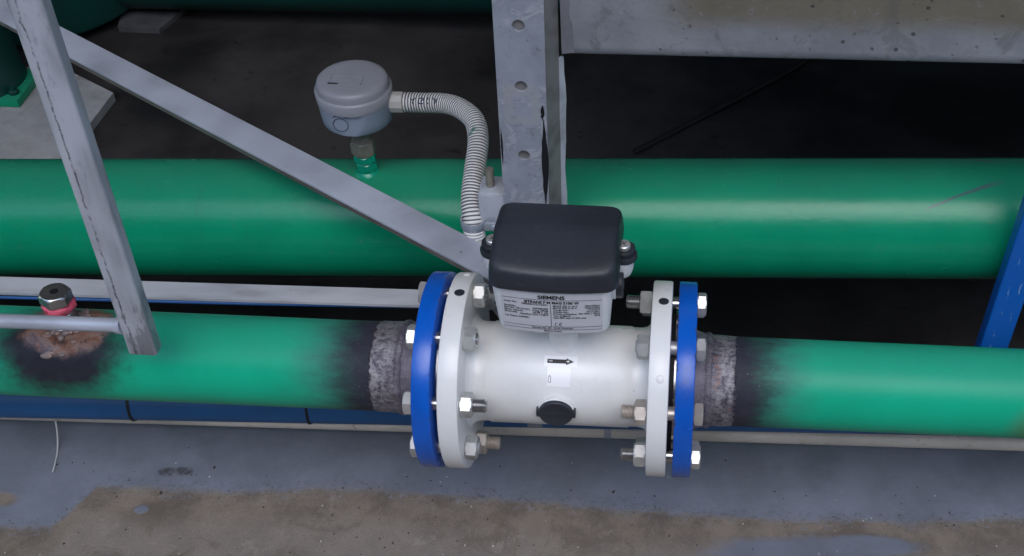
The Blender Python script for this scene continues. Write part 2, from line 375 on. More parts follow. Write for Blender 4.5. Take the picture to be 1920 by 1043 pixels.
def m_slab():
    """worn blue grey floor paint over sandy concrete"""
    g = G('worn_painted_concrete')
    # painted edge: y threshold as a function of x
    xs = [(-0.84, -0.06), (-0.80, -0.062), (-0.755, -0.058), (-0.742, -0.035), (-0.725, 0.005), (-0.66, 0.008), (-0.576, 0.002), (-0.444, 0.016), (-0.35, 0.017), (-0.267, 0.013), (-0.171, 0.010), (-0.069, 0.004), (0.033, 0.000), (0.134, -0.003), (0.304, 0.002), (0.456, 0.017)]
    f = g.math('DIVIDE', g.math('ADD', g.x, 0.9), 1.5)
    th = g.ramp(f, [((x + 0.9) / 1.5, (y + 0.1) / 0.2) for x, y in xs])
    th = g.math('SUBTRACT', g.math('MULTIPLY', th, 0.2), 0.1)
    wob = g.math('ADD', g.math('MULTIPLY', g.math('SUBTRACT', g.noise(26, 6, 0.7), 0.5), 0.022), g.math('MULTIPLY', g.math('SUBTRACT', g.noise(150, 5, 0.75), 0.5), 0.012))
    dpt = g.math('ADD', g.math('SUBTRACT', g.y, th), wob)
    worn = g.ss(dpt, 0.007, -0.006)
    def blob(cx, cy, rx, ry):
        v = g.vec(g.math('DIVIDE', g.math('SUBTRACT', g.x, cx), rx), g.math('DIVIDE', g.math('SUBTRACT', g.y, cy), ry), 0.0)
        d = g.math('ADD', g.dist((0, 0, 0), v), g.math('MULTIPLY', g.math('SUBTRACT', g.noise(30, 6, 0.7), 0.5), 0.9))
        return g.ss(d, 1.25, 0.75)
    pat = g.math('MAXIMUM', blob(0.175, -0.060, 0.125, 0.034), blob(0.255, -0.034, 0.06, 0.015))
    pat = g.math('MAXIMUM', pat, blob(-0.657, -0.027, 0.008, 0.006))
    worn = g.math('MULTIPLY', worn, g.math('SUBTRACT', 1.0, pat))
    lft = blob(-0.845, -0.022, 0.03, 0.012)
    worn = g.math('MAXIMUM', worn, lft)
    n1 = g.noise(11, 7, 0.65)
    blue = g.mix(g.ss(n1, 0.3, 0.7), (0.185, 0.20, 0.24), (0.135, 0.147, 0.175))
    blue = g.mix(g.math('MULTIPLY', g.ss(g.noise(40, 7, 0.75), 0.54, 0.7), 0.3), blue, (0.22, 0.24, 0.28))
    sand = g.mix(g.ss(g.noise(17, 7, 0.7), 0.35, 0.65), (0.215, 0.175, 0.14), (0.13, 0.105, 0.085))
    far = g.ss(g.math('ADD', dpt, g.math('MULTIPLY', n1, 0.03)), -0.06, -0.01)
    sand = g.mix(far, g.mix(0.5, sand, (0.25, 0.22, 0.19)), sand)
    grain = g.noise(420, 3, 0.7)
    sand = g.mix(g.math('MULTIPLY', g.ss(grain, 0.5, 0.7), 0.45), sand, (0.06, 0.05, 0.045))
    pale = g.math('MULTIPLY', g.ss(g.voro(210), 0.13, 0.06), g.ss(g.noise(31, 2), 0.57, 0.62))
    sand = g.mix(pale, sand, (0.42, 0.40, 0.36))
    blotch = g.math('MULTIPLY', g.ss(g.noise(13, 7, 0.75, None, 0.8), 0.52, 0.66), 0.55)
    sand = g.mix(blotch, sand, (0.115, 0.088, 0.066))
    lite = g.math('MULTIPLY', g.ss(g.noise(30, 7, 0.75), 0.56, 0.68), 0.5)
    sand = g.mix(lite, sand, (0.30, 0.265, 0.225))
    band = g.ss(g.math('ABSOLUTE', dpt), 0.022, 0.004)
    chips = g.math('MULTIPLY', band, g.ss(g.noise(170, 6, 0.75), 0.55, 0.60))
    c = g.mix(g.math('MULTIPLY', chips, 0.7), g.mix(worn, blue, sand), g.mix(g.ss(g.noise(61, 4), 0.47, 0.53), (0.075, 0.068, 0.066), (0.19, 0.21, 0.26)))
    dk = g.math('MULTIPLY', g.ss(g.voro(150), 0.13, 0.05), g.ss(g.noise(27, 3), 0.60, 0.66))
    c = g.mix(g.math('MULTIPLY', dk, 0.85), c, (0.025, 0.022, 0.022))
    rim = g.math('MULTIPLY', g.ss(g.math('ABSOLUTE', g.math('ADD', dpt, -0.006)), 0.02, 0.004), g.ss(g.noise(120, 6, 0.75), 0.52, 0.62))
    c = g.mix(g.math('MULTIPLY', rim, 0.5), c, (0.085, 0.08, 0.085))
    scuff = g.math('MULTIPLY', blob(-0.645, 0.033, 0.012, 0.007), 0.8)
    scuff = g.math('MAXIMUM', scuff, g.math('MULTIPLY', blob(-0.625, 0.035, 0.012, 0.007), 0.8))
    scuff = g.math('MULTIPLY', scuff, g.ss(g.noise(110, 6, 0.75), 0.36, 0.56))
    c = g.mix(scuff, c, (0.045, 0.042, 0.04))
    nb = g.bump(grain, g.fmix(worn, 0.12, 0.35), 0.0012)
    nb2 = g.bump(g.math('SUBTRACT', g.math('MULTIPLY', n1, 0.6), g.math('MULTIPLY', worn, 0.25)), 0.5, 0.004, nb)
    return g.done(c, g.fmix(worn, 0.42, 0.8), 0, nb2, 0.4)
M_slab = m_slab()

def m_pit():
    g = G('shade_toned_concrete')
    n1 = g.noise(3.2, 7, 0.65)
    c = g.mix(g.ss(n1, 0.3, 0.72), (0.012, 0.0115, 0.012), (0.05, 0.045, 0.044))  # near-black base carries the deep shade over the bay floor
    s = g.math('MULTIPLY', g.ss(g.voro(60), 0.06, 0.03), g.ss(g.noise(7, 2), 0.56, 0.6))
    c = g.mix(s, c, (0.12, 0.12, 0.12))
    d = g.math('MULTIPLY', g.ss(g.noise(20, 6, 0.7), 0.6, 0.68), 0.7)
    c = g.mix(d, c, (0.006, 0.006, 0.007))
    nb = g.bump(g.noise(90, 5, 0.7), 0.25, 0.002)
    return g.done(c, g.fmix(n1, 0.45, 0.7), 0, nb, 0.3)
M_pit = m_pit()

def m_conc(name, a, b, rough=0.8):
    g = G(name)
    n1 = g.noise(6, 7, 0.7)
    c = g.mix(g.ss(n1, 0.3, 0.7), a, b)
    c = g.mix(g.math('MULTIPLY', g.ss(g.noise(24, 7, 0.7, None, 1.0), 0.55, 0.7), 0.4), c, tuple(v * 0.45 for v in b))
    nb = g.bump(g.noise(80, 6, 0.7), 0.3, 0.002)
    return g.done(c, rough, 0, nb, 0.3)
M_pad = m_conc('pale_concrete_pad', (0.36, 0.36, 0.36), (0.22, 0.22, 0.225))
M_wallc = m_conc('grey_concrete', (0.22, 0.22, 0.22), (0.16, 0.16, 0.165))
M_roof = m_conc('dark_roof_sheet', (0.07, 0.07, 0.075), (0.05, 0.05, 0.055))

def m_beige():
    g = G('beige_plastic_pipe')
    n = g.noise(14, 6, 0.65, g.scalev(0.4, 1, 1))
    c = g.mix(g.ss(n, 0.35, 0.7), (0.58, 0.53, 0.46), (0.42, 0.38, 0.32))
    c = g.mix(g.math('MULTIPLY', g.ss(g.noise(90, 5, 0.7), 0.6, 0.7), 0.5), c, (0.15, 0.12, 0.10))
    return g.done(c, 0.5, 0, g.bump(n, 0.1, 0.001))
M_beige = m_beige()
M_strip = m_galv('pale_flat_strip', (0.46, 0.475, 0.50), 0.12, (0.3, 1, 1), metal=0.1, rough=0.5)
def m_bluestrut():
    g = G('scratched_blue_paint')
    n = g.noise(10, 4)
    c = g.mix(n, (0.006, 0.10, 0.42), (0.006, 0.13, 0.50))
    sx = g.math('ADD', g.x, g.math('MULTIPLY', g.math('SUBTRACT', g.noise(55, 6, 0.75), 0.5), 0.012))
    k = g.ss(g.math('ABSOLUTE', g.math('SUBTRACT', sx, 0.008)), 0.0009, 0.0003)
    k = g.math('MULTIPLY', g.math('MAXIMUM', k, g.ss(g.math('ABSOLUTE', g.math('ADD', sx, 0.006)), 0.0007, 0.0003)), g.ss(g.noise(40, 4), 0.5, 0.58))
    c = g.mix(k, c, (0.22, 0.36, 0.55))
    return g.done(c, 0.35, 0, g.bump(g.noise(200, 3), 0.06, 0.0006))
M_strut = m_bluestrut()
def m_conduit():
    g = G('white_corrugated_plastic')
    n = g.noise(25, 5)
    c = g.mix(n, (0.62, 0.61, 0.58), (0.72, 0.71, 0.68))
    gp = g.math('MULTIPLY', g.ss(g.dist((-0.266, 0.30, 0.115)), 0.011, 0.006), g.ss(g.noise(160, 4), 0.5, 0.56))
    c = g.mix(gp, c, (0.003, 0.2, 0.13))
    return g.done(c, 0.4)
M_conduit = m_conduit()
M_groove = G('groove_shade_grey').done((0.15, 0.15, 0.17), 0.7)  # darker grey paints the shade between the conduit ribs

# ------------------------------------------------------------------ object helpers
def root(name, loc, label, cat, group=None):
    o = bpy.data.objects.new(name, None)
    o.empty_display_size = 0.05
    COL.objects.link(o)
    o.location = loc
    o['label'] = label; o['category'] = cat
    if group: o['group'] = group
    return o
def tag(o, label, cat, group=None):
    o['label'] = label; o['category'] = cat
    if group: o['group'] = group
    return o
def obj(name, bm, mat, parent=None, ang=35, kind=None, label=None):
    me = bpy.data.meshes.new(name)
    bmesh.ops.recalc_face_normals(bm, faces=bm.faces)
    bm.to_mesh(me); bm.free()
    for mm in (mat if isinstance(mat, (list, tuple)) else [mat]): me.materials.append(mm)
    for p in me.polygons: p.use_smooth = True
    me.set_sharp_from_angle(angle=R(ang))
    o = bpy.data.objects.new(name, me)
    COL.objects.link(o)
    if parent is not None:
        o.parent = parent
        if parent.type == 'EMPTY':
            o.matrix_parent_inverse = Matrix.LocRotScale(parent.location, parent.rotation_euler, parent.scale).inverted()
        # a mesh part built in world space has an identity world matrix, so its own children need no inverse
    if kind: o['kind'] = kind
    if label: o['label'] = label
    return o
def B(): return bmesh.new()
def basis(ax):
    ax = Vector(ax).normalized()
    t = Vector((0, 0, 1)) if abs(ax.z) < 0.9 else Vector((1, 0, 0))
    u = t.cross(ax).normalized()
    return ax, u, ax.cross(u).normalized()
def lathe(bm, o, ax, prof, n=48, cap=(True, True), mi=0, ph=0.0):
    """prof: list of (distance along axis, radius)"""
    o = Vector(o); ax, u, v = basis(ax)
    rings = []
    for d, r in prof:
        rings.append([bm.verts.new(o + ax * d + (u * math.cos(2 * PI * k / n + ph) + v * math.sin(2 * PI * k / n + ph)) * r) for k in range(n)])
    for a, b in zip(rings, rings[1:]):
        for k in range(n):
            f = bm.faces.new((a[k], a[(k + 1) % n], b[(k + 1) % n], b[k])); f.material_index = mi
    if cap[0]: bm.faces.new(rings[0]).material_index = mi
    if cap[1]: bm.faces.new(rings[-1]).material_index = mi
    return bm
def cyl(bm, a, b, r, n=24, bev=0.0, mi=0, ph=0.0):
    a, b = Vector(a), Vector(b); L = (b - a).length
    p = [(0, r), (L, r)] if not bev else [(0, r - bev), (bev * 0.3, r - bev * 0.3), (bev, r), (L - bev, r), (L - bev * 0.3, r - bev * 0.3), (L, r - bev)]
    return lathe(bm, a, b - a, p, n, mi=mi, ph=ph)
def box(bm, c, s, rot=None, bev=0.0):
    M = Matrix.Translation(c) @ (rot.to_4x4() if rot is not None else Matrix.Identity(4)) @ Matrix.Diagonal((s[0], s[1], s[2], 1))
    r = bmesh.ops.create_cube(bm, size=1, matrix=M)
    if bev:
        es = list({e for v in r['verts'] for e in v.link_edges})
        bmesh.ops.bevel(bm, geom=es, offset=bev, segments=2, profile=0.6, affect='EDGES')
    return bm
def prism(bm, pts, d):
    """closed polygon extruded by vector d"""
    d = Vector(d)
    a = [bm.verts.new(Vector(p)) for p in pts]; b = [bm.verts.new(Vector(p) + d) for p in pts]
    bm.faces.new(a); bm.faces.new(b)
    for i in range(len(pts)):
        j = (i + 1) % len(pts); bm.faces.new((a[i], a[j], b[j], b[i]))
    return bm
def bevel_all(bm, off, seg=2, ang=30):
    es = [e for e in bm.edges if len(e.link_faces) == 2 and e.calc_face_angle(0) > R(ang)]
    bmesh.ops.bevel(bm, geom=es, offset=off, segments=seg, profile=0.6, affect='EDGES', clamp_overlap=True)
    return bm
def catmull(pts, per=16):
    P = [Vector(p) for p in pts]; P = [2 * P[0] - P[1]] + P + [2 * P[-1] - P[-2]]
    out = []
    for i in range(1, len(P) - 2):
        for k in range(per):
            t = k / per; a, b, c, d = P[i - 1:i + 3]
            out.append(0.5 * ((2 * b) + (c - a) * t + (2 * a - 5 * b + 4 * c - d) * t * t + (3 * b - a - 3 * c + d) * t ** 3))
    out.append(P[-2]); return out
def resample(pts, step):
    out = [pts[0].copy()]; need = step
    for a, b in zip(pts, pts[1:]):
        L = (b - a).length; pos = 0
        while L - pos >= need:
            pos += need; out.append(a.lerp(b, pos / L)); need = step
        need -= (L - pos)
    return out
def sweep(bm, pts, rad, n=14, mi=None, cap=True):
    """rad: function index -> radius; mi: function index -> material"""
    u = None; prev = None
    for i, p in enumerate(pts):
        t = (pts[min(i + 1, len(pts) - 1)] - pts[max(i - 1, 0)]).normalized()
        if u is None: _, u, _ = basis(t)
        u = (u - t * u.dot(t)).normalized(); v = t.cross(u); r = rad(i)
        ring = [bm.verts.new(p + (u * math.cos(2 * PI * k / n) + v * math.sin(2 * PI * k / n)) * r) for k in range(n)]
        if prev:
            for k in range(n):
                f = bm.faces.new((prev[k], prev[(k + 1) % n], ring[(k + 1) % n], ring[k]))
                if mi: f.material_index = mi(i)
        elif cap: bm.faces.new(ring)
        prev = ring
    if cap: bm.faces.new(prev)
    return bm
def tube(pts, r, n=14, per=12):
    bm = B(); return sweep(bm, catmull(pts, per), lambda i: r, n)
def hexnut(bm, o, ax, t, af, mi=0, ph=0.0, both=True):
    """hexagon of across-flats af with chamfered corners"""
    R_ = af / math.sqrt(3); o = Vector(o); ax, u, v = basis(ax)
    def ring(d, rmax):
        pts = []
        for k in range(24):
            a = 2 * PI * k / 24; loc = ((a + PI / 6) % (PI / 3)) - PI / 6
            # distance to a flat at this angle (corners at a = 30 deg steps)
            r = (af / 2) / math.cos(((a) % (PI / 3)) - PI / 6)
            pts.append(bm.verts.new(o + ax * d + (u * math.cos(a + ph) + v * math.sin(a + ph)) * min(r, rmax)))
        return pts
    ch = t * 0.10
    seq = [(0, af * 0.485), (ch * 0.6, af * 0.52), (ch * 1.4, R_), (t - ch * 1.4, R_), (t - ch * 0.6, af * 0.52), (t, af * 0.485)]
    if not both: seq = [(0, R_)] + seq[3:]
    rs = [ring(*q) for q in seq]
    for a, b in zip(rs, rs[1:]):
        for k in range(24):
            bm.faces.new((a[k], a[(k + 1) % 24], b[(k + 1) % 24], b[k])).material_index = mi
    bm.faces.new(rs[0]).material_index = mi; bm.faces.new(rs[-1]).material_index = mi
    return bm
def rrect(hx, hy, rc, nc=5, ne=6):
    pts = []
    cs = [(hx - rc, hy - rc, 0), (-(hx - rc), hy - rc, 90), (-(hx - rc), -(hy - rc), 180), (hx - rc, -(hy - rc), 270)]
    for i, (cx, cy, a0) in enumerate(cs):
        for k in range(nc + 1):
            a = R(a0 + 90 * k / nc); pts.append((cx + rc * math.cos(a), cy + rc * math.sin(a)))
        nx, ny, na = cs[(i + 1) % 4]
        q = (nx + rc * math.cos(R(na)), ny + rc * math.sin(R(na))); p = pts[-1]
        for k in range(1, ne): pts.append((p[0] + (q[0] - p[0]) * k / ne, p[1] + (q[1] - p[1]) * k / ne))
    return pts
def layered(bm, cx, cy, layers, bulge=0.0, zmod=None):
    """stack of rounded rectangles (z, hx, hy, rc)"""
    prev = None
    for i, (z, hx, hy, rc) in enumerate(layers):
        ring = []
        for x, y in rrect(hx, hy, rc):
            yy = y - bulge * max(0.0, 1 - (x / hx) ** 2) * (max(0.0, -y / hy) ** 3)
            ring.append(bm.verts.new((cx + x, cy + yy, z + (zmod(x, yy, z) if zmod else 0))))
        if prev:
            n = len(ring)
            for k in range(n): bm.faces.new((prev[k], prev[(k + 1) % n], ring[(k + 1) % n], ring[k]))
        else: bm.faces.new(ring)
        prev = ring
    bm.faces.new(prev)
    return bm
def text_bm(bm, s, size, fn, align='LEFT', bold=0.0, spacing=1.0, sx=1.0):
    """letters as flat mesh; fn maps the text plane (u, v) to a point"""
    cu = bpy.data.curves.new('text', 'FONT'); cu.body = s; cu.size = size; cu.align_x = align
    cu.offset = bold; cu.space_character = spacing; cu.resolution_u = 3
    o = bpy.data.objects.new('text', cu); COL.objects.link(o)
    bpy.context.view_layer.update()
    me = bpy.data.meshes.new_from_object(o.evaluated_get(bpy.context.evaluated_depsgraph_get()))
    bpy.data.objects.remove(o); bpy.data.curves.remove(cu)
    vs = [bm.verts.new(fn(v.co.x * sx, v.co.y)) for v in me.vertices]
    for p in me.polygons:
        try: bm.faces.new([vs[i] for i in p.vertices])
        except ValueError: pass
    bpy.data.meshes.remove(me)
def structure(name, bm, mat, ang=35):
    o = obj(name, bm, mat, None, ang); o['kind'] = 'structure'; return o

# ------------------------------------------------------------------ setting
FZ = -0.25                                   # top of the painted slab
PZ = -0.50                                   # floor of the sunken bay behind
bm = B()                                     # painted slab in the foreground, with a rounded nosing at its back edge
prism(bm, [(-30, -40, FZ), (-30, 0.165, FZ), (-30, 0.175, FZ - 0.01), (-30, 0.175, PZ - 0.3), (-30, -40, PZ - 0.3)], (60, 0, 0))
structure('painted_floor', bm, M_slab)
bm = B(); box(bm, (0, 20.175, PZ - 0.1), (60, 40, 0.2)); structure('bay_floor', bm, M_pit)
bm = B(); prism(bm, [(-30, -1.55, 5.0), (-30, 12, 5.0), (-30, 12, 5.2), (-30, -1.55, 5.2)], (60, 0, 0)); structure('canopy_roof', bm, M_roof)
bm = B(); box(bm, (0, 6.1, 2.3), (60, 0.2, 5.4)); structure('rear_wall', bm, M_wallc)
bm = B(); box(bm, (0, -4.2, 1.55), (60, 0.3, 3.6)); structure('unseen_facing_wall', bm, M_pad)  # unseen wall added behind the camera to narrow the sky highlight

# pale equipment pad in the upper left; behind it, a slab imitating a floor reflection
bm = B()
prism(bm, [(-1.205, 0.75, PZ), (-1.212, 0.979, PZ), (-1.222, 1.099, PZ), (-1.216, 1.215, PZ), (-1.33, 1.285, PZ), (-1.36, 1.30, PZ), (-2.2, 1.30, PZ), (-2.2, 0.75, PZ)], (0, 0, 0.02))
bevel_all(bm, 0.004)
structure('equipment_pad', bm, M_pad)
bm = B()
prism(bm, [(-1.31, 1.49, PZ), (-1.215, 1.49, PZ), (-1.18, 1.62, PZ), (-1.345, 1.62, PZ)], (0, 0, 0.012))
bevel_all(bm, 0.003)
tag(obj('floor_glint_slab', bm, m_conc('floor_glint_grey', (0.10, 0.10, 0.11), (0.035, 0.035, 0.04))), 'low grey slab imitating a bright reflection on the dark floor behind the diagonal bar', 'block')

# ------------------------------------------------------------------ large far green plant
TX, TY = -1.535, 1.61
t = root('green_tank', (TX, TY, PZ), 'big dark green tank shell with a long pipe leaving it along the top edge', 'tank')
bm = B()
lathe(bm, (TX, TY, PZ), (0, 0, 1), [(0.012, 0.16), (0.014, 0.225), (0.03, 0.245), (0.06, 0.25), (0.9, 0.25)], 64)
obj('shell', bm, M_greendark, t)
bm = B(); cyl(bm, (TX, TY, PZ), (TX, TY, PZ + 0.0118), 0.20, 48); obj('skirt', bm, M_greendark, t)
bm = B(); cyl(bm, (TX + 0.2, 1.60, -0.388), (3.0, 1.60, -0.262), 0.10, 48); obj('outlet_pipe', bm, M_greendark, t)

ZP = PZ + 0.02
t = root('green_pump', (-1.47, 1.21, ZP), 'green cast pump foot with a bolted flange on the pale pad at the left edge', 'pump')
bm = B(); lathe(bm, (-1.50, 1.215, ZP), (0, 0, 1), [(0.012, 0.10), (0.03, 0.095), (0.5, 0.09)], 48); obj('casing', bm, M_greendark, t)
bm = B(); box(bm, (-1.50, 1.205, ZP + 0.009), (0.23, 0.12, 0.018), None, 0.003); obj('foot_flange', bm, M_green, t)
for x, y in ((-1.402, 1.17), (-1.598, 1.17)):
    bm = B(); hexnut(bm, (x, y, ZP + 0.018), (0, 0, 1), 0.010, 0.018); cyl(bm, (x, y, ZP + 0.018), (x, y, ZP + 0.034), 0.005, 12); obj('foot_bolt', bm, M_greendark, t)

# ------------------------------------------------------------------ rear green pipe
pa, pb = Vector((-0.982, 0.394, -0.140)), Vector((0.475, 0.374, -0.046))
pd = (pb - pa).normalized()
A = pa - pd * 1.6; Bp = pb + pd * 1.6
t = root('green_pipe', (A + Bp) / 2, 'thick glossy green pipe running behind, with a sensor mounted on top', 'pipe')
bm = B(); lathe(bm, A, Bp - A, [((Bp - A).length * k / 40, 0.084) for k in range(41)], 96); pipe_rear = obj('pipe_wall', bm, M_green, t)
SX, SY = -0.432, 0.3865                      # sensor axis
crest = pa.z + (SX - pa.x) / (pb.x - pa.x) * (pb.z - pa.z) + 0.084
bm = B()
lathe(bm, (SX, SY, crest - 0.004), (0, 0, 1), [(0, 0.019), (0.004, 0.017), (0.007, 0.0135), (0.012, 0.0135)], 28)
hexnut(bm, (SX, SY, crest + 0.0055), (0, 0, 1), 0.0125, 0.0265, ph=0.3); hexnut(bm, (SX, SY, crest + 0.019), (0, 0, 1), 0.0115, 0.028, ph=0.1)
obj('socket', bm, paint('green_socket_paint', (0.004, 0.33, 0.20), 0.25, 0.2, 0.35), t)

# sensor head
ZB = 0.072
t = root('pipe_sensor', (SX, SY, crest + 0.03), 'round blue grey plastic sensor head screwed on the rear green pipe', 'sensor')
bm = B()
hexnut(bm, (SX, SY, crest + 0.0305), (0, 0, 1), 0.022, 0.030)
lathe(bm, (SX, SY, crest + 0.0525), (0, 0, 1), [(0, 0.0135), (0.004, 0.0125), (ZB - crest - 0.05, 0.0125)], 24)
obj('threaded_fitting', bm, M_stub, t)
bm = B()
lathe(bm, (SX, SY, ZB - 0.006), (0, 0, 1), [(0, 0.040), (0.0015, 0.0440), (0.004, 0.0458), (0.015, 0.0468), (0.030, 0.0478), (0.034, 0.048)], 72)
for v in bm.verts:                           # flat facet moulded across the front of the base
    k = -0.0435 + (v.co.z - ZB) * 0.02
    if v.co.y - SY < k: v.co.y = SY + k
body = obj('housing', bm, M_greyplastic, t)
bm = B()
lathe(bm, (SX, SY, ZB + 0.0285), (0, 0, 1), [(0, 0.0485), (0.0145, 0.0497), (0.0155, 0.0487), (0.0168, 0.0468), (0.023, 0.0462), (0.0272, 0.0448), (0.0290, 0.0425), (0.0298, 0.038), (0.0302, 0.030), (0.0304, 0.001)], 80)
cap = obj('cap', bm, M_greyplastic2, t, 50)
bm = B()                                     # raised maker's field on the cap
zt = ZB + 0.0285 + 0.0305
for (x0, y0, x1, y1) in ((-0.026, -0.0155, 0.016, -0.0145), (-0.026, 0.0045, 0.016, 0.0055), (-0.026, -0.0155, -0.025, 0.0055), (0.015, -0.0155, 0.016, 0.0055), (-0.009, -0.006, 0.0045, -0.0045), (-0.020, -0.011, -0.012, -0.008)):
    box(bm, (SX + (x0 + x1) / 2, SY + (y0 + y1) / 2 - 0.003, zt), (x1 - x0, y1 - y0, 0.0012))
obj('raised_mark', bm, M_greyplastic2, cap)
bm = B()
box(bm, (SX - 0.020, SY - 0.0178, zt + 0.0002), (0.013, 0.0018, 0.001))
obj('dark_nick', bm, M_ink, cap)
kx, ka = SX - 0.010, -0.0448
bm = B()                                     # knock-out ring on the front
N = 32
def onfront(a, r, dz, off=0.0):
    x = -0.011 + r * math.cos(a); z = ZB + 0.0125 + dz + r * math.sin(a)
    rr = 0.0464 + (0.0014) * min(1, max(0, (z - ZB - 0.004) / 0.02))
    y = -math.sqrt(max(1e-6, rr * rr - x * x)); y = max(y, -0.0435 + (z - ZB) * 0.02)
    return Vector((SX + x, SY + y - off, z))
path = [onfront(2 * PI * k / N, 0.0098, 0, 0.0001) for k in range(N + 1)]
sweep(bm, path, lambda i: 0.0006, 6)
path = [onfront(PI * (0.28 + 0.44 * k / 12), 0.0145, -0.0005, 0.0001) for k in range(13)]
sweep(bm, path, lambda i: 0.0006, 6)
obj('knockout_ring', bm, paint('moulded_recess', (0.05, 0.06, 0.085), 0.6, specks=False), body)

# conduit
t = root('cable_conduit', (-0.26, 0.25, 0.09), 'white corrugated conduit looping from the sensor head down to the meter', 'conduit')
CP = [(-0.372, 0.3865, 0.0945), (-0.345, 0.385, 0.096), (-0.312, 0.378, 0.101), (-0.288, 0.360, 0.106), (-0.2665, 0.332, 0.108), (-0.2575, 0.300, 0.100), (-0.2575, 0.262, 0.083), (-0.2575, 0.228, 0.066), (-0.2535, 0.206, 0.048), (-0.2515, 0.198, 0.018), (-0.246, 0.192, -0.02), (-0.225, 0.168, -0.045), (-0.195, 0.12, -0.03), (-0.175, 0.085, 0.05), (-0.165, 0.064, 0.13), (-0.16, 0.050, 0.145)]
path = resample(catmull(CP, 30), 0.00066)
prof = (0.0108, 0.0112, 0.0130, 0.0133, 0.0133, 0.0130)
bm = B()
sweep(bm, path, lambda i: prof[i % 6], 18, lambda i: 1 if i % 6 < 2 else 0)
cond = obj('corrugated_tube', bm, [M_conduit, M_groove], t, 60)
bm = B()
cyl(bm, (-0.386, SY, 0.0940), (-0.3685, SY, 0.0945), 0.0142, 10, 0.0012)
cyl(bm, (-0.396, SY, 0.0940), (-0.385, SY, 0.0940), 0.0115, 16)
obj('end_connector', bm, M_gland, t, 20)
bm = B()                                     # printed letters along the top of the conduit
seg = resample(catmull(CP, 30), 0.0005)
def conduit_pt(s, v):
    i = max(1, min(len(seg) - 2, int(s / 0.0005))); c = seg[i]; tg = (seg[i + 1] - seg[i - 1]).normalized()
    side = Vector((0, -0.72, 0.69)); side = (side - tg * side.dot(tg)).normalized(); w = tg.cross(side)
    a = v / 0.0133
    return c + (side * math.cos(a) - w * math.sin(a)) * 0.0137
for ch, s0 in (('A', 0.0155), ('G', 0.027), ('I', 0.0405), ('A', 0.049)):
    text_bm(bm, ch, 0.0125, lambda u, v, s0=s0: conduit_pt(s0 + u, -(v - 0.0045)), bold=0.0001)
obj('printed_letters', bm, M_inkblue, cond)

# ------------------------------------------------------------------ steel column
t = root('steel_column', (-0.18, 0.22, PZ), 'grey steel column with three bolt holes and flaking paint behind the meter', 'column')
def cx(z, a, b): return a + (b - a) * (0.36 - z) / 0.28          # the column leans slightly
def lean(bm):
    for v in bm.verts: v.co.x += -0.0045 * (0.36 - v.co.z) / 0.28
    return bm
XL, XR = -0.2085, -0.1535
bm = B()
zs = [PZ, 0.115, 0.195, 0.2885, 0.37, 0.75]
holes = {1: 0.155, 2: 0.250, 3: 0.327}
nseg = 24
for i in range(5):
    z0, z1 = zs[i], zs[i + 1]
    if i in holes:
        hc = (-0.1815, holes[i]); ring, outer = [], []
        for k in range(nseg):
            a = 2 * PI * k / nseg + PI / nseg; c, s = math.cos(a), math.sin(a)
            ring.append(bm.verts.new((hc[0] + 0.0070 * c, 0.2, hc[1] + 0.0070 * s)))
        def edgept(a):
            c, s = math.cos(a), math.sin(a); tt = 1e9
            if c > 1e-6: tt = min(tt, (XR - hc[0]) / c)
            if c < -1e-6: tt = min(tt, (XL - hc[0]) / c)
            if s > 1e-6: tt = min(tt, (z1 - hc[1]) / s)
            if s < -1e-6: tt = min(tt, (z0 - hc[1]) / s)
            return (hc[0] + c * tt, hc[1] + s * tt)
        op = [edgept(2 * PI * k / nseg + PI / nseg) for k in range(nseg)]
        ov = [bm.verts.new((p[0], 0.2, p[1])) for p in op]
        corners = [(XR, z1), (XL, z1), (XL, z0), (XR, z0)]
        for k in range(nseg):
            j = (k + 1) % nseg; a, b = op[k], op[j]
            mid = None
            for cc in corners:
                if (abs(a[0] - cc[0]) < 1e-6 and abs(b[1] - cc[1]) < 1e-6) or (abs(a[1] - cc[1]) < 1e-6 and abs(b[0] - cc[0]) < 1e-6):
                    if abs(a[0] - b[0]) > 1e-6 and abs(a[1] - b[1]) > 1e-6: mid = bm.verts.new((cc[0], 0.2, cc[1]))
            if mid: bm.faces.new((ring[k], ov[k], mid, ov[j], ring[j]))
            else: bm.faces.new((ring[k], ov[k], ov[j], ring[j]))
    else:
        q = [bm.verts.new((x, 0.2, z)) for x, z in ((XL, z0), (XR, z0), (XR, z1), (XL, z1))]
        bm.faces.new(q)
bmesh.ops.remove_doubles(bm, verts=bm.verts, dist=1e-5)
r = bmesh.ops.extrude_face_region(bm, geom=list(bm.faces))
for e in r['geom']:
    if isinstance(e, bmesh.types.BMVert): e.co.y += 0.003
lean(bm)
obj('front_plate', bm, M_post, t, 30)
def vplate(p, q, th, z0, z1, wav=0.0):
    """vertical plate from plan point p to q"""
    bm = B(); p, q = Vector(p).to_3d(), Vector(q).to_3d(); nrm = Vector((-(q - p).y, (q - p).x, 0)).normalized() * th
    n = 40; prev = None
    for k in range(n + 1):
        z = z0 + (z1 - z0) * k / n; w = (q - p).normalized() * wav * (math.sin(z * 38) + 0.5 * math.sin(z * 91))
        ring = [bm.verts.new(Vector((c.x, c.y, z))) for c in (p, q + w, q + w + nrm, p + nrm)]
        if prev:
            for i in range(4): bm.faces.new((prev[i], prev[(i + 1) % 4], ring[(i + 1) % 4], ring[i]))
        else: bm.faces.new(ring)
        prev = ring
    bm.faces.new(prev); return lean(bm)
obj('side_plate', vplate((XR + 0.0004, 0.2015), (XR + 0.0125, 0.222), 0.004, PZ, 0.75), M_galvside, t)
obj('edge_lip', vplate((XR + 0.0128, 0.221), (XR + 0.0185, 0.226), 0.003, PZ, 0.275, 0.0012), M_galv, t)
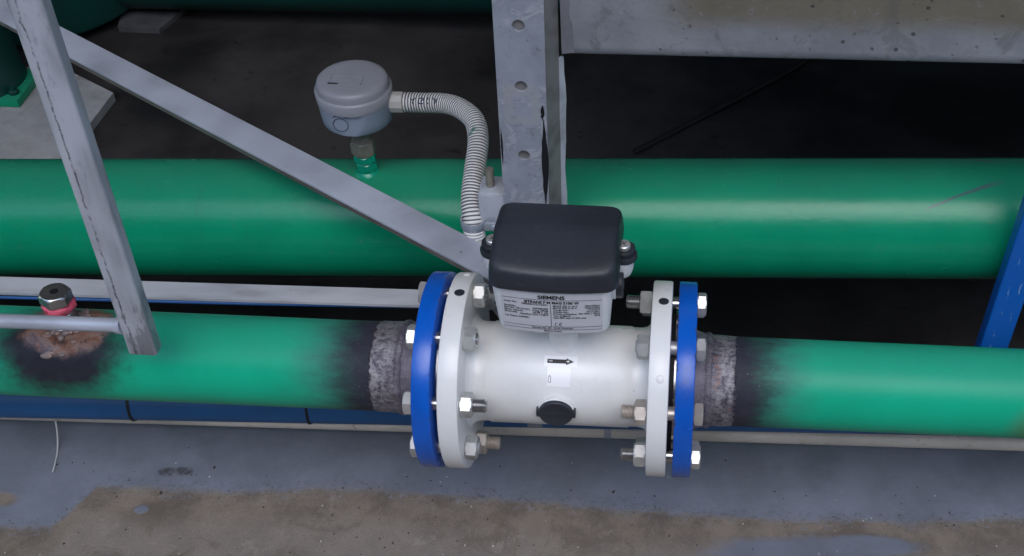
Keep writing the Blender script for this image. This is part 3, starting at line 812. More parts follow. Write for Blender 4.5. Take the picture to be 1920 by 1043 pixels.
obj('left_plate', vplate((XL, 0.206), (XL, 0.252), -0.004, PZ, 0.75), M_galvside, t)
obj('back_plate', vplate((XL + 0.005, 0.2036), (XR - 0.001, 0.2036), 0.003, PZ, 0.75), M_galvside, t)
bm = B(); box(bm, (-0.18, 0.225, PZ + 0.006), (0.13, 0.11, 0.012), None, 0.002); obj('base_plate', bm, M_galvside, t)
random.seed(3)
def gash(pts, y):
    bm = B(); return lean(prism(bm, [(x, y, z) for x, z in pts], (0, 0.004, 0)))
def lens(xc, z0, z1, w, n=16, jit=0.0006, dx=0.0):
    L, Rr = [], []
    for k in range(n + 1):
        s = k / n; z = z0 + (z1 - z0) * s; hw = w * (math.sin(PI * s) ** 1.2) + 0.0003
        L.append((xc + dx * s - hw * 0.8 + random.uniform(-jit, jit), z)); Rr.append((xc + dx * s + hw + random.uniform(-jit, jit) * 0.4, z))
    return L + Rr[::-1]
obj('torn_gap', gash(lens(-0.1575, 0.083, 0.206, 0.0042), 0.1992), M_ink, t, label='long black tear along the right edge')
obj('torn_gap', gash(lens(-0.1585, 0.206, 0.226, 0.0022, 8, 0.001), 0.1992), M_ink, t, label='small black chip above the long tear')
obj('torn_gap', gash(lens(-0.2068, 0.142, 0.192, 0.0010, 12, 0.0003), 0.1992), M_ink, t, label='thin black chip on the left edge')
bm = B()
box(bm, (-0.2275, 0.205, 0.064), (0.032, 0.004, 0.052), None, 0.001)
box(bm, (-0.2275, 0.224, 0.089), (0.032, 0.034, 0.004), None, 0.001)
box(bm, (-0.2435, 0.222, 0.064), (0.004, 0.03, 0.046), None, 0.001)
obj('side_bracket', bm, M_galv, t)
bm = B(); lathe(bm, (-0.2315, 0.222, 0.091), (0, 0, 1), [(0.0012 * k, 0.0052 if k % 2 else 0.0046) for k in range(22)], 14); obj('threaded_stud', bm, M_stub, t)

t = root('pipe_clip', (-0.252, 0.2, 0.047), 'grey plastic saddle clip holding the white conduit to the column bracket', 'clip')
bm = B(); lathe(bm, (-0.2534, 0.206, 0.040), (0.03, -0.12, 1), [(0, 0.0135), (0, 0.0150), (0.002, 0.0158), (0.012, 0.0158), (0.014, 0.0150), (0.014, 0.0135)], 32, (False, False)); obj('band', bm, M_clip, t)
bm = B(); box(bm, (-0.230, 0.2005, 0.0445), (0.020, 0.005, 0.012), None, 0.0015); obj('tab', bm, M_clip, t)
bm = B(); lathe(bm, (-0.2265, 0.1985, 0.0445), (0, -1, 0), [(0, 0.0052), (0.0015, 0.0052), (0.003, 0.0036), (0.0033, 0.001)], 16); obj('screw', bm, M_clip, t)

# ------------------------------------------------------------------ concrete beam on the right
t = root('concrete_beam', (0.4, 0.27, 0.3), 'concrete beam with a brown upper band leaving the steel column', 'beam')
bm = B()
n = 24
pr = [(0.220, 0.0), (0.220, 0.16), (0.34, 0.16), (0.34, 0.0), (0.226, 0.0), (0.222, 0.0015)]
pr = [(0.2235, 0.0), (0.2205, 0.004), (0.220, 0.012), (0.220, 0.17), (0.34, 0.17), (0.34, 0.0)]
prev = None
for k in range(n + 1):
    x = -0.1388 + 2.6 * k / n; zb = 0.2808 + (x + 0.138) * 0.0225
    ring = [bm.verts.new((x, y, zb + z)) for y, z in pr]
    if prev:
        for i in range(len(pr)): bm.faces.new((prev[i], prev[(i + 1) % len(pr)], ring[(i + 1) % len(pr)], ring[i]))
    else: bm.faces.new(ring)
    prev = ring
bm.faces.new(prev)
obj('beam_body', bm, M_beam, t)
bm = B()
prism(bm, [(-0.1385, 0.2189, 0.2825), (-0.1240, 0.2189, 0.2850), (-0.1255, 0.2189, 0.296), (-0.1262, 0.2189, 0.318), (-0.1300, 0.2189, 0.332), (-0.1285, 0.2189, 0.345), (-0.1290, 0.2189, 0.46), (-0.1385, 0.2189, 0.46)], (0, 0.003, 0))
obj('end_mortar', bm, m_conc('smeared_mortar', (0.22, 0.22, 0.24), (0.13, 0.135, 0.15)), t)
bm = B(); box(bm, (1.0, 1.25, 0.515), (2.6, 2.1, 0.05)); structure('shading_deck', bm, M_wallc)  # unseen deck added above the bay to shade its floor

# ------------------------------------------------------------------ ladder on the left
t = root('steel_ladder', (-0.552, -0.07, 0.084), 'galvanised steel ladder end hanging in front of the pipe on the left', 'ladder')
def stile(x0, name):
    bm = B()
    layers = []
    for k in range(31):
        z = 0.0 + 1.25 * k / 30
        layers.append((z, 0.0148, 0.0085, 0.0032))
    layers[0] = (0.0, 0.0140, 0.0077, 0.0030); layers.insert(1, (0.0012, 0.0148, 0.0085, 0.0032))
    layered(bm, 0, 0, layers)
    o = obj(name, bm, M_galvlad, t)
    o.matrix_parent_inverse = Matrix.Identity(4)
    o.location = Vector((x0 - t.location.x, 0.0, 0.0)); o.rotation_euler = (0, R(1.3), 0)
    return o
stile(-0.550, 'stile'); stile(-1.00, 'stile')
for zz in (0.118, 0.56):
    bm = B(); off = 0.04 * (zz - 0.084)
    sweep(bm, [Vector((-0.566 + off, -0.07, zz + 0.0005)), Vector((-0.572 + off, -0.07, zz)), Vector((-0.575 + off, -0.07, zz)), Vector((-0.985 + off, -0.07, zz - 0.003))], lambda i: (0.0100, 0.0088, 0.0076, 0.0076)[i], 20)
    obj('rung', bm, M_galvbar, t)

# ------------------------------------------------------------------ diagonal bar
P, Q = Vector((-1.5, 0.972, 0.035)), Vector((-0.195, 0.1205, 0.035))
t = root('brace_bar', (P + Q) / 2, 'galvanised flat bar slanting across the dark bay to the column', 'bar')
d = (Q - P).normalized(); s = Vector((d.y, -d.x, 0)).normalized()    # towards the camera
def at(off, z, e): return (P if e == 0 else Q) + s * off + Vector((0, 0, z - 0.035))
bm = B()
sec = [(-0.024, 0.035), (0.0165, 0.035), (0.0180, 0.0345), (0.0185, 0.0330), (0.0185, 0.0315), (0.0135, 0.0300), (-0.024, 0.0300)]
prism(bm, [at(o, z, 0) for o, z in sec], Q - P)
bevel_all(bm, 0.0008, 1)
obj('bar_flange', bm, M_galvbar, t)
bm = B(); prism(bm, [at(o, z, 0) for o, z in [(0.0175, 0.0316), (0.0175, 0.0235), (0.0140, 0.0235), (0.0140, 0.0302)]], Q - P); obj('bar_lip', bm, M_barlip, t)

# ------------------------------------------------------------------ flat strip with blue cable
t = root('flat_strip', (-0.6, 0.12, -0.02), 'pale flat metal strip between the two green pipes on the left', 'strip')
bm = B()
prism(bm, [(-1.6, 0.138, -0.029), (-1.6, 0.110, -0.029), (-1.6, 0.110, -0.033), (-1.6, 0.138, -0.033)], (1.42, 0.010, 0.0135))
bevel_all(bm, 0.0008, 1)
obj('strip_body', bm, M_strip, t)
bm = B()
sweep(bm, [Vector(p) for p in ((-1.6, 0.1065, -0.034), (-0.82, 0.1125, -0.0270), (-0.53, 0.1185, -0.0258), (-0.38, 0.1235, -0.0258), (-0.2, 0.130, -0.026))], lambda i: 0.0020, 10)
tag(obj('blue_cable', bm, paint('bright_blue_cable', (0.008, 0.075, 0.24), 0.5)), 'thin blue cable lying along the front edge of the pale strip', 'cable')

# ------------------------------------------------------------------ blue pipe and beige pipe low down
ba, bb = Vector((-0.853, 0.0775, -0.170)), Vector((0.234, 0.1115, -0.170)); bd = (bb - ba).normalized()
t = root('blue_pipe', (-0.3, 0.09, -0.17), 'dark blue plastic pipe lying under the front green pipe', 'pipe')
bm = B(); cyl(bm, ba - bd * 1.2, bb + bd * 1.6, 0.0255, 40); bp = obj('pipe_wall', bm, M_bluepipe, t)
def onblue(x): return ba + bd * ((x - ba.x) / bd.x)
bm = B(); lathe(bm, onblue(-0.183), bd, [(0, 0.0258), (0.0185, 0.0258)], 40, (False, False)); obj('grey_tape', bm, M_greyshade, t)
for x, lab in ((-0.686, 'black cable tie round the blue pipe left of the ladder end'), (-0.464, 'black cable tie round the blue pipe below the scorched paint')):
    bm = B(); lathe(bm, onblue(x), bd + Vector((0, 0.12, 0)), [(0, 0.0258), (0, 0.0272), (0.0032, 0.0268), (0.0032, 0.0258)], 40, (False, False))
    c = onblue(x)
    o = tag(obj('cable_tie', bm, M_rubber), lab, 'cable tie', 'cable ties on the blue pipe')
ga, gb = Vector((-0.864, 0.0835, -0.205)), Vector((0.447, 0.1035, -0.205)); gd = (gb - ga).normalized()
t = root('beige_pipe', (-0.2, 0.09, -0.205), 'dirty beige plastic pipe above the floor in front of the blue pipe', 'pipe')
bm = B(); cyl(bm, ga - gd * 1.2, gb + gd * 1.2, 0.0098, 28); obj('pipe_wall', bm, M_beige, t)
bm = B(); c = ga + gd * ((-0.086 - ga.x) / gd.x); lathe(bm, c, gd, [(0, 0.0095), (0, 0.0108), (0.009, 0.0108), (0.009, 0.0095)], 28, (False, False)); obj('ring_clip', bm, M_clip, t)
for x in (-1.3, -0.27, 0.75):                # small feet that carry both pipes, mostly out of sight behind the flanges
    c = ga + gd * ((x - ga.x) / gd.x)
    bm = B(); box(bm, (x, 0.105, FZ + 0.0135), (0.03, 0.07, 0.027), None, 0.003); box(bm, (x, 0.117 + 0.012, FZ + 0.03), (0.03, 0.02, 0.055), None, 0.002)
    tag(obj('support_block', bm, M_galvside), 'small grey block under the beige pipe ' + {-1.3: 'beyond the left edge', -0.27: 'behind the left flange pair', 0.75: 'beyond the right edge'}[x], 'block', 'blocks under the beige pipe')

# ------------------------------------------------------------------ blue strut right
t = root('blue_post', (0.43, 0.262, PZ), 'scratched blue steel post cut by the right edge behind the front pipe', 'post')
bm = B()
layered(bm, 0, 0, [(-0.425, 0.0195, 0.012, 0.003), (0.75, 0.0195, 0.012, 0.003)])
o = obj('post_tube', bm, M_strut, t); o.matrix_parent_inverse = Matrix.Identity(4)
o.location = Vector((0.4440, 0.262, -0.07)) - t.location; o.rotation_euler = (0, R(2.0), 0)
bm = B(); box(bm, (0.429, 0.262, PZ + 0.006), (0.09, 0.08, 0.012), None, 0.002); obj('foot_plate', bm, M_strut, t)

# a loose cable on the dark floor at the right
bm = tube([(-0.10, 1.10, PZ + 0.008), (0.02, 1.22, PZ + 0.008), (0.14, 1.34, PZ + 0.008), (0.26, 1.47, PZ + 0.008), (0.35, 1.62, PZ + 0.008)], 0.006, 10)
tag(obj('loose_cable', bm, M_rubber), 'black cable lying on the dark bay floor right of the column', 'cable')

# ------------------------------------------------------------------ front green pipes with blue flanges
RF, RP = 0.110, 0.0505
def ringflange(bm, x0, x1, ro, ri, b=0.0014):
    lathe(bm, (x0, 0, 0), (1, 0, 0), [(0, ri), (0, ro - b), (b * 0.3, ro - b * 0.3), (b, ro), (x1 - x0 - b, ro), (x1 - x0 - b * 0.3, ro - b * 0.3), (x1 - x0, ro - b), (x1 - x0, ri), (0, ri)], 120, (False, False))
def weldbead(x, r, w, amp=0.001, seed=0):
    rnd = random.Random(seed); bm = B(); n = 90; prof = [(-w, -0.0012), (-w * 0.6, 0.0010), (0, 0.0018), (w * 0.6, 0.0010), (w, -0.0012)]
    rings = []
    for k in range(n):
        a = 2 * PI * k / n; jx = rnd.uniform(-1, 1) * 0.0006; jr = abs(math.sin(k * 1.1)) * amp
        rings.append([bm.verts.new((x + d + jx, -(r + h + (jr if h > 0 else 0)) * math.sin(a), (r + h + (jr if h > 0 else 0)) * math.cos(a))) for d, h in prof])
    for k in range(n):
        a, b = rings[k], rings[(k + 1) % n]
        for i in range(4): bm.faces.new((a[i], a[i + 1], b[i + 1], b[i]))
    return bm
tl = root('green_pipe', (-0.6, 0, 0), 'mint green front pipe left of the meter, scorched, with blue flange and nipple', 'pipe')
bm = B(); lathe(bm, (-2.6, 0, 0), (1, 0, 0), [(0, RP)] + [(2.6 - 0.331, RP), (2.6 - 0.3285, RP + 0.0008), (2.6 - 0.29, RP + 0.0012), (2.6 - 0.283, RP + 0.003), (2.6 - 0.2735, RP + 0.006)], 96); obj('pipe_wall', bm, M_pipeL, tl)
obj('weld_bead', weldbead(-0.3005, RP + 0.001, 0.005, seed=1), M_pipeL, tl, 60)
bm = B(); ringflange(bm, -0.273, -0.253, RF, RP); obj('flange', bm, M_blue, tl)
bm = B(); cyl(bm, (-0.253, 0, 0), (-0.2508, 0, 0), 0.078, 64); obj('raised_face', bm, M_steel, tl)
# nipple with pink tape and hex plug, on a patch of melted weld
NX = -0.672
bm = B(); lathe(bm, (NX, 0.0, RP - 0.006), (0, 0, 1), [(0, 0.017), (0.006, 0.0155), (0.008, 0.0128), (0.010, 0.0135), (0.020, 0.0132)] + [(0.021 + 0.0011 * k, 0.0128 if k % 2 else 0.0135) for k in range(9)], 32); obj('nipple', bm, M_steel, tl)
bm = B(); lathe(bm, (NX, 0.0, RP + 0.0195), (0.1, 0, 1), [(0, 0.0138), (0.001, 0.0158), (0.003, 0.0165), (0.005, 0.0155), (0.006, 0.0168), (0.009, 0.0162), (0.0105, 0.0145)], 28)
for v in bm.verts: v.co += Vector((random.uniform(-1, 1), random.uniform(-1, 1), random.uniform(-1, 1))) * 0.0011
obj('thread_tape', bm, M_tape, tl, 60)
bm = B(); hexnut(bm, (NX, 0, RP + 0.0295), (0.05, 0.02, 1), 0.0145, 0.029)
plug = obj('hex_plug', bm, M_steel, tl)
bm = B(); lathe(bm, Vector((NX, 0, RP + 0.0295)) + Vector((0.05, 0.02, 1)).normalized() * 0.0146, (0.05, 0.02, 1), [(0, 0.0044), (0.0003, 0.0044)], 20); obj('plug_bore', bm, M_ink, plug)
rnd = random.Random(11)
bm = B()
for k in range(26):                          # drips and blobs of the torch weld round the nipple
    a = 2 * PI * k / 26; rr = 0.016 + rnd.uniform(0, 0.006); x = NX + rr * math.cos(a) * 1.15; y = rr * math.sin(a)
    bmesh.ops.create_icosphere(bm, subdivisions=2, radius=1, matrix=Matrix.Translation((x, y, math.sqrt(RP ** 2 - y * y) + 0.0005)) @ Matrix.Rotation(a, 4, 'Z') @ Matrix.Diagonal((rnd.uniform(0.003, 0.0055), rnd.uniform(0.003, 0.006), rnd.uniform(0.002, 0.004), 1)))
for k in range(5):
    x = NX + rnd.uniform(-0.02, 0.025); ph = R(rnd.uniform(22, 50)); 
    bmesh.ops.create_icosphere(bm, subdivisions=2, radius=1, matrix=Matrix.Translation((x, -RP * math.sin(ph), RP * math.cos(ph))) @ Matrix.Rotation(ph, 4, 'X') @ Matrix.Diagonal((rnd.uniform(0.003, 0.007), rnd.uniform(0.0015, 0.004), rnd.uniform(0.0004, 0.0012), 1)))
g = G('melted_weld_metal'); n_ = g.noise(70, 5, 0.7)
obj('weld_spatter', bm, g.done(g.ramp(n_, [(0.3, (0.06, 0.04, 0.035)), (0.45, (0.3, 0.19, 0.15)), (0.55, (0.26, 0.21, 0.20)), (0.7, (0.16, 0.13, 0.13))]), 0.5, 0.3, g.bump(n_, 0.5, 0.002)), tl, 60)

tr = root('green_pipe', (0.6, 0, 0), 'mint green front pipe right of the meter, scorched beside its blue flange', 'pipe')
bm = B(); lathe(bm, (0.023, 0, 0), (1, 0, 0), [(0, RP + 0.006), (0.006, RP + 0.004), (0.014, RP + 0.0016), (0.020, RP + 0.0012), (0.030, RP + 0.001), (0.045, RP)] + [(2.5, RP)], 96); obj('pipe_wall', bm, M_pipeR, tr)
obj('weld_bead', weldbead(0.038, RP + 0.001, 0.0055, seed=2), M_pipeR, tr, 60)
bm = B(); ringflange(bm, 0.003, 0.023, RF, RP); fl = obj('flange', bm, M_blue, tr)
bm = B(); cyl(bm, (0.0008, 0, 0), (0.003, 0, 0), 0.078, 64); obj('raised_face', bm, M_steel, tr)
def rim_text(s, size, x, phi, r):
    """letters stamped round the rim, reading from the underside towards the top"""
    bm = B()
    def f(u, v):
        a = phi - u / r
        return Vector((x - v, -r * math.sin(a), r * math.cos(a)))
    text_bm(bm, s, size, f, bold=0.0002)
    e = bmesh.ops.extrude_face_region(bm, geom=list(bm.faces))
    for q in e['geom']:
        if isinstance(q, bmesh.types.BMVert): q.co.y *= (r + 0.0005) / r; q.co.z *= (r + 0.0005) / r
    return bm
bm = B()
for s, ph in (('S/O', 72), ('R/F', 56), ('16', 40)):
    b2 = rim_text(s, 0.0088, 0.0165, R(ph), RF + 0.0002); me = bpy.data.meshes.new('tmp'); b2.to_mesh(me); b2.free(); bm.from_mesh(me); bpy.data.meshes.remove(me)
obj('stamped_letters', bm, M_blue, fl)['kind'] = 'stuff'

# gaskets
for x0, x1, lab in ((-0.2508, -0.2462, 'dark gasket squeezed between the left blue and white flanges'), (-0.0038, 0.0008, 'dark gasket squeezed between the right white and blue flanges')):
    bm = B(); lathe(bm, (x0, 0, 0), (1, 0, 0), [(0, 0.05), (0, 0.081), (x1 - x0, 0.081), (x1 - x0, 0.05)], 64, (False, False))
    tag(obj('gasket', bm, M_rubber), lab, 'gasket', 'flange gaskets')

# ------------------------------------------------------------------ flow meter
MX = -0.125
t = root('flow_meter', (MX, 0, 0), 'white flow meter with a black lidded terminal box bolted between blue flanges', 'flow meter')
bm = B()
prof = [(-0.0995, 0.066), (-0.0975, 0.061), (-0.094, 0.0575), (-0.088, 0.0560), (-0.078, 0.0560), (-0.0765, 0.0572), (0.0765, 0.0572), (0.078, 0.0560), (0.088, 0.0560), (0.094, 0.0575), (0.0975, 0.061), (0.0995, 0.066)]
lathe(bm, (MX, 0, 0), (1, 0, 0), prof, 120); body = obj('meter_tube', bm, M_tube, t, 50)
for x0, nm in ((-0.246, 'l'), (-0.026, 'r')):
    bm = B(); ringflange(bm, x0, x0 + 0.022, RF, 0.05, 0.002); fw = obj('flange', bm, M_white, t)
    a = R(-5); xm = x0 + 0.0125
    bm = B(); nrm = Vector((0, -math.sin(a), math.cos(a))); lathe(bm, Vector((xm, 0, 0)) + nrm * (RF - 0.001), nrm, [(0, 0.0056), (0.0016, 0.0056), (0.002, 0.0048)], 24); obj('black_plug', bm, M_black, fw)
    a = R(44 if nm == 'r' else -30); nrm = Vector((0, -math.sin(a), math.cos(a)))
    bm = B(); lathe(bm, Vector((xm, 0, 0)) + nrm * (RF - 0.001), nrm, [(0, 0.0048), (0.0018, 0.0044), (0.0024, 0.003), (0.0026, 0.0008)], 20); obj('white_plug', bm, M_white, fw)
# pedestal
bm = B(); lathe(bm, (MX + 0.003, 0.0, 0.048), (0, 0, 1), [(0, 0.0215), (0.006, 0.0205), (0.009, 0.0178), (0.012, 0.0168), (0.082, 0.0168)], 48); obj('neck', bm, M_white, t)
# terminal box
HZ0, HZ1 = 0.1150, 0.182
bm = B()
layered(bm, MX - 0.0005, 0, [(HZ0, 0.047, 0.041, 0.012), (HZ0 + 0.0015, 0.054, 0.0475, 0.014), (HZ0 + 0.005, 0.0575, 0.0505, 0.012), (0.155, 0.0600, 0.0515, 0.010), (HZ1, 0.0610, 0.0523, 0.009)], 0.0055)
for sx, z in ((-1, 0), (1, 0)):              # white lugs under the lid screws
    lathe(bm, (MX + sx * 0.066, 0.006, 0.150), (0, 0, 1), [(0, 0.006), (0.003, 0.0105), (0.010, 0.0128), (0.024, 0.0138)], 24)
hous = obj('terminal_housing', bm, M_whiteplastic, t, 40)
for sx, yy in ((1, -0.008), (-1, -0.010)):
    bm = B(); xs_ = MX + sx * 0.0585
    lathe(bm, (xs_, yy, 0.149), (sx, 0, 0), [(0, 0.0165), (0.0030, 0.0165), (0.0035, 0.0155)], 36); obj('plug_collar', bm, M_whiteplastic, hous)
    bm = B(); lathe(bm, (xs_ + sx * 0.0036, yy, 0.149), (sx, 0, 0), [(0, 0.0152), (0.0060, 0.0152), (0.0072, 0.0140), (0.0073, 0.010), (0.0060, 0.0094), (0.0060, 0.001)], 36); obj('blanking_plug', bm, M_black, hous)
# lid
bm = B()
def zr(x, y, z): return (0.0150 * (1 - abs(y + 0.004) / 0.058) - 0.003 * max(0, -y / 0.06)) * max(0.0, min(1.0, (z - 0.192) / 0.012)) if z > 0.192 else 0.0
L = [(0.1812, 0.0630, 0.0530, 0.010), (0.1804, 0.0650, 0.0547, 0.011), (0.1818, 0.0655, 0.0552, 0.012), (0.188, 0.0652, 0.0548, 0.012), (0.196, 0.0645, 0.0540, 0.013), (0.2010, 0.0636, 0.0530, 0.014), (0.2034, 0.0622, 0.0514, 0.013), (0.2046, 0.0604, 0.0492, 0.012), (0.2054, 0.0575, 0.0440, 0.009), (0.2056, 0.0562, 0.034, 0.008), (0.2057, 0.0555, 0.018, 0.006), (0.2057, 0.055, 0.005, 0.002), (0.2057, 0.055, 0.0004, 0.0002)]
layered(bm, MX + 0.001, -0.0005, L, 0.006, zr)
lid = obj('lid', bm, M_black, t, 50)
for e in lid.data.edges:
    if all(abs(lid.data.vertices[i].co.y) < 0.002 and lid.data.vertices[i].co.z > 0.2 for i in e.vertices): e.use_edge_sharp = True
for sx in (-1, 1):
    bm = B()
    c = Vector((MX + 0.001 + sx * 0.0675, 0.006, 0))
    lathe(bm, c + Vector((0, 0, 0.1742)), (0, 0, 1), [(0, 0.0140), (0.004, 0.0142), (0.006, 0.0130), (0.0062, 0.0108), (0.010, 0.0108), (0.0102, 0.0122), (0.0125, 0.0120), (0.0135, 0.0105)], 28)
    obj('screw_lug', bm, M_black, lid)
    bm = B(); lathe(bm, c + Vector((0, 0, 0.1876)), (0, 0, 1), [(0, 0.0072), (0.0036, 0.0072), (0.0046, 0.0062)], 24); sc_ = obj('lid_screw', bm, M_zinc, lid)
    bm.free() if bm.is_valid else None
    bm = B(); 
    for ang in (0.6, 0.6 + PI / 2): box(bm, c + Vector((0, 0, 0.1923)), (0.0075, 0.0014, 0.0006), Matrix.Rotation(ang, 3, 'Z'))
    obj('screw_slot', bm, M_galvside, lid)
# name plate following the bulged front of the housing
def front(x, z, off=0.0):
    hx = 0.0575 + 0.0025 * min(1, max(0, (z - HZ0 - 0.005) / (0.155 - HZ0 - 0.005))) + 0.001 * min(1, max(0, (z - 0.155) / (HZ1 - 0.155))); hy = 0.0505 + 0.001 * min(1, max(0, (z - HZ0 - 0.005) / (0.155 - HZ0 - 0.005))) + 0.0008 * min(1, max(0, (z - 0.155) / (HZ1 - 0.155)))
    return Vector((MX - 0.0005 + x, -(hy + 0.0057 * max(0, 1 - (x / hx) ** 2)) - 0.0006 - off, z))
PW, PZ0, PZ1 = 0.0510, 0.1215, 0.1760
bm = B(); nx, nz = 28, 8
gr = [[bm.verts.new(front(-PW + 2 * PW * i / nx, PZ0 + (PZ1 - PZ0) * j / nz)) for i in range(nx + 1)] for j in range(nz + 1)]
for j in range(nz):
    for i in range(nx): bm.faces.new((gr[j][i], gr[j][i + 1], gr[j + 1][i + 1], gr[j + 1][i]))
plate = obj('name_plate', bm, M_label, t)
bm = B()
def zz_(z): return PZ1 - (0.1675 - z) * 1.25
def tx(s, size, x, z, align='LEFT', bold=0.0, sx=1.0, sp=1.0): text_bm(bm, s, size, lambda u, v: front((x + u) * 1.09, zz_(z) + v * 1.18, 0.0005), align, bold, sp, sx)
def hline(z, x0=-PW + 0.0005, x1=PW - 0.0005, th=0.00042):
    n = 24
    for i in range(n):
        a, b = x0 + (x1 - x0) * i / n, x0 + (x1 - x0) * (i + 1) / n
        bm.faces.new([bm.verts.new(front(p, zz_(q), 0.0005)) for p, q in ((a, z), (b, z), (b, z + th), (a, z + th))])
tx('SIEMENS', 0.0056, 0.000, 0.1625, 'CENTER', 0.00020, 1.2)
hline(0.1610)
tx('SITRANS F M MAG 5100 W', 0.0041, 0.0, 0.1572, 'CENTER', 0.00016, 1.06)
S = 0.0027
for k, s in enumerate(('Order No.:', None, 'Serial No.:', 'Size DN, 100 (4 inch.)', 'Sensor material:', 'Electrodes:', None, 'Cal. Factor: 0.000001')):
    if s: tx(s, S, -0.0445, 0.1560 - 0.00235 * k, 'LEFT', 0.00007)
for k, s in enumerate(('7ME6520-4TJ12-2AA1', None, '205920H378', 'Lining, EPDM', 'ASTM A 105', 'Hastelloy C276 / 2.4819')):
    if s: tx(s, S, -0.0035, 0.1550 - 0.00235 * k, 'RIGHT', 0.00007)
for k, (a, b) in enumerate((('MAWP (PS) at -10 C', '16bar/232psi'), ('MAWP (PS) at 70 C', '16bar/232psi'), ('Tmedia min.:', '- 10 C/14 F'), ('Tmedia max.:', '70 C/158 F'), ('Process connection:', 'EN 1092-1, PN16'), ('Year of Manuf.:', '2018'), ('Input 80V max. 0.125A max.', ''))):
    tx(a, S, 0.0012, 0.1542 - 0.00225 * k, 'LEFT', 0.00007)
    if b: tx(b, S, 0.0445, 0.1545 - 0.00225 * k, 'RIGHT', 0.00007)
bm.faces.new([bm.verts.new(front(p, zz_(q), 0.0005)) for p, q in ((-0.0013, 0.1312), (-0.0008, 0.1312), (-0.0008, 0.1560), (-0.0013, 0.1560))])
hline(0.1308); hline(0.1274)
# CE mark from arcs
for cxm, bar in ((0.0045, False), (0.0090, True)):
    n = 12; ro, ri = 0.0021, 0.0016
    for k in range(n):
        a, b = R(60 + 240 * k / n), R(60 + 240 * (k + 1) / n)
        bm.faces.new([bm.verts.new(front(cxm + r_ * math.cos(q), zz_(0.1338 + r_ * math.sin(q)), 0.0005)) for r_, q in ((ro, a), (ro, b), (ri, b), (ri, a))])
    if bar: bm.faces.new([bm.verts.new(front(p, zz_(q), 0.0005)) for p, q in ((cxm - 0.0018, 0.1336), (cxm + 0.0006, 0.1336), (cxm + 0.0006, 0.1341), (cxm - 0.0018, 0.1341))])
tx('Siemens AG, DE - 76181 Karlsruhe', S, 0.0, 0.1285, 'CENTER', 0.00007)
tx('Made in France', S, 0.0, 0.1252, 'CENTER', 0.00007)
obj('lettering', bm, M_ink, plate)
# stickers on the tube
def on(x, s, off, phi0):
    a = phi0 - s / 0.0572; r = 0.0572 + off
    return Vector((x, -r * math.sin(a), r * math.cos(a)))
def wrap(x0, x1, s0, s1, off, phi0, n=8, rc=0.0012):
    bm = B(); g_ = []
    for j in range(n + 1):
        s = s0 + (s1 - s0) * j / n; g_.append([bm.verts.new(on(x, s, off, phi0)) for x in (x0, x1)])
    for j in range(n): bm.faces.new((g_[j][0], g_[j][1], g_[j + 1][1], g_[j + 1][0]))
    return bm
ph = R(30)
o = obj('arrow_sticker', wrap(-0.1405, -0.1045, -0.0058, 0.0062, 0.0003, ph), M_sticker, t)
bm = B()
def quad(bm, pts, off, ph): bm.faces.new([bm.verts.new(on(x, s, off, ph)) for x, s in pts])
quad(bm, [(-0.137, -0.0022), (-0.1165, -0.0022), (-0.1165, 0.0022), (-0.137, 0.0022)], 0.0007, ph)
quad(bm, [(-0.1165, -0.0037), (-0.108, 0.0), (-0.1165, 0.0037)], 0.0007, ph)
obj('arrow', bm, M_ink, o)
bm = B()
quad(bm, [(-0.1355, -0.0003), (-0.1312, -0.0003), (-0.1312, 0.0003), (-0.1355, 0.0003)], 0.0011, ph)
quad(bm, [(-0.1165, -0.0003), (-0.1125, -0.0003), (-0.1125, 0.0003), (-0.1165, 0.0003)], 0.0011, ph)
quad(bm, [(-0.1148, -0.0018), (-0.1142, -0.0018), (-0.1142, 0.0018), (-0.1148, 0.0018)], 0.0012, ph)
obj('plus_and_minus', bm, M_sticker, o)
ph2 = R(47)
o = obj('square_sticker', wrap(-0.1365, -0.1110, -0.0105, 0.0110, 0.0003, ph2), M_sticker, t)
bm = B()
def frame(x0, x1, s0, s1, w):
    for q in ([(x0, s0), (x1, s0), (x1, s0 + w), (x0, s0 + w)], [(x0, s1 - w), (x1, s1 - w), (x1, s1), (x0, s1)], [(x0, s0 + w), (x0 + w, s0 + w), (x0 + w, s1 - w), (x0, s1 - w)], [(x1 - w, s0 + w), (x1, s0 + w), (x1, s1 - w), (x1 - w, s1 - w)]): quad(bm, q, 0.0006, ph2)
frame(-0.1352, -0.1322, -0.0062, 0.0002, 0.0004)
quad(bm, [(-0.1342, 0.0008), (-0.1332, 0.0008), (-0.1332, 0.0018), (-0.1342, 0.0018)], 0.0006, ph2)
obj('phone_symbol', bm, M_ink, o)
# black screwed plug facing the camera
bm = B(); lathe(bm, (MX - 0.001, -0.050, 0.003), (0, -1, 0), [(0, 0.0205), (0.0095, 0.0200), (0.011, 0.0185)], 48); obj('boss', bm, M_white, t)
bm = B()
lathe(bm, (MX - 0.001, -0.0565, 0.003), (0, -1, 0), [(0, 0.0190), (0.0065, 0.0190), (0.008, 0.0180), (0.0085, 0.0165), (0.0080, 0.0155), (0.0072, 0.001)], 48)
box(bm, (MX - 0.001, -0.0605, 0.003), (0.0430, 0.008, 0.009), None, 0.001)
obj('black_cap', bm, M_black, t)

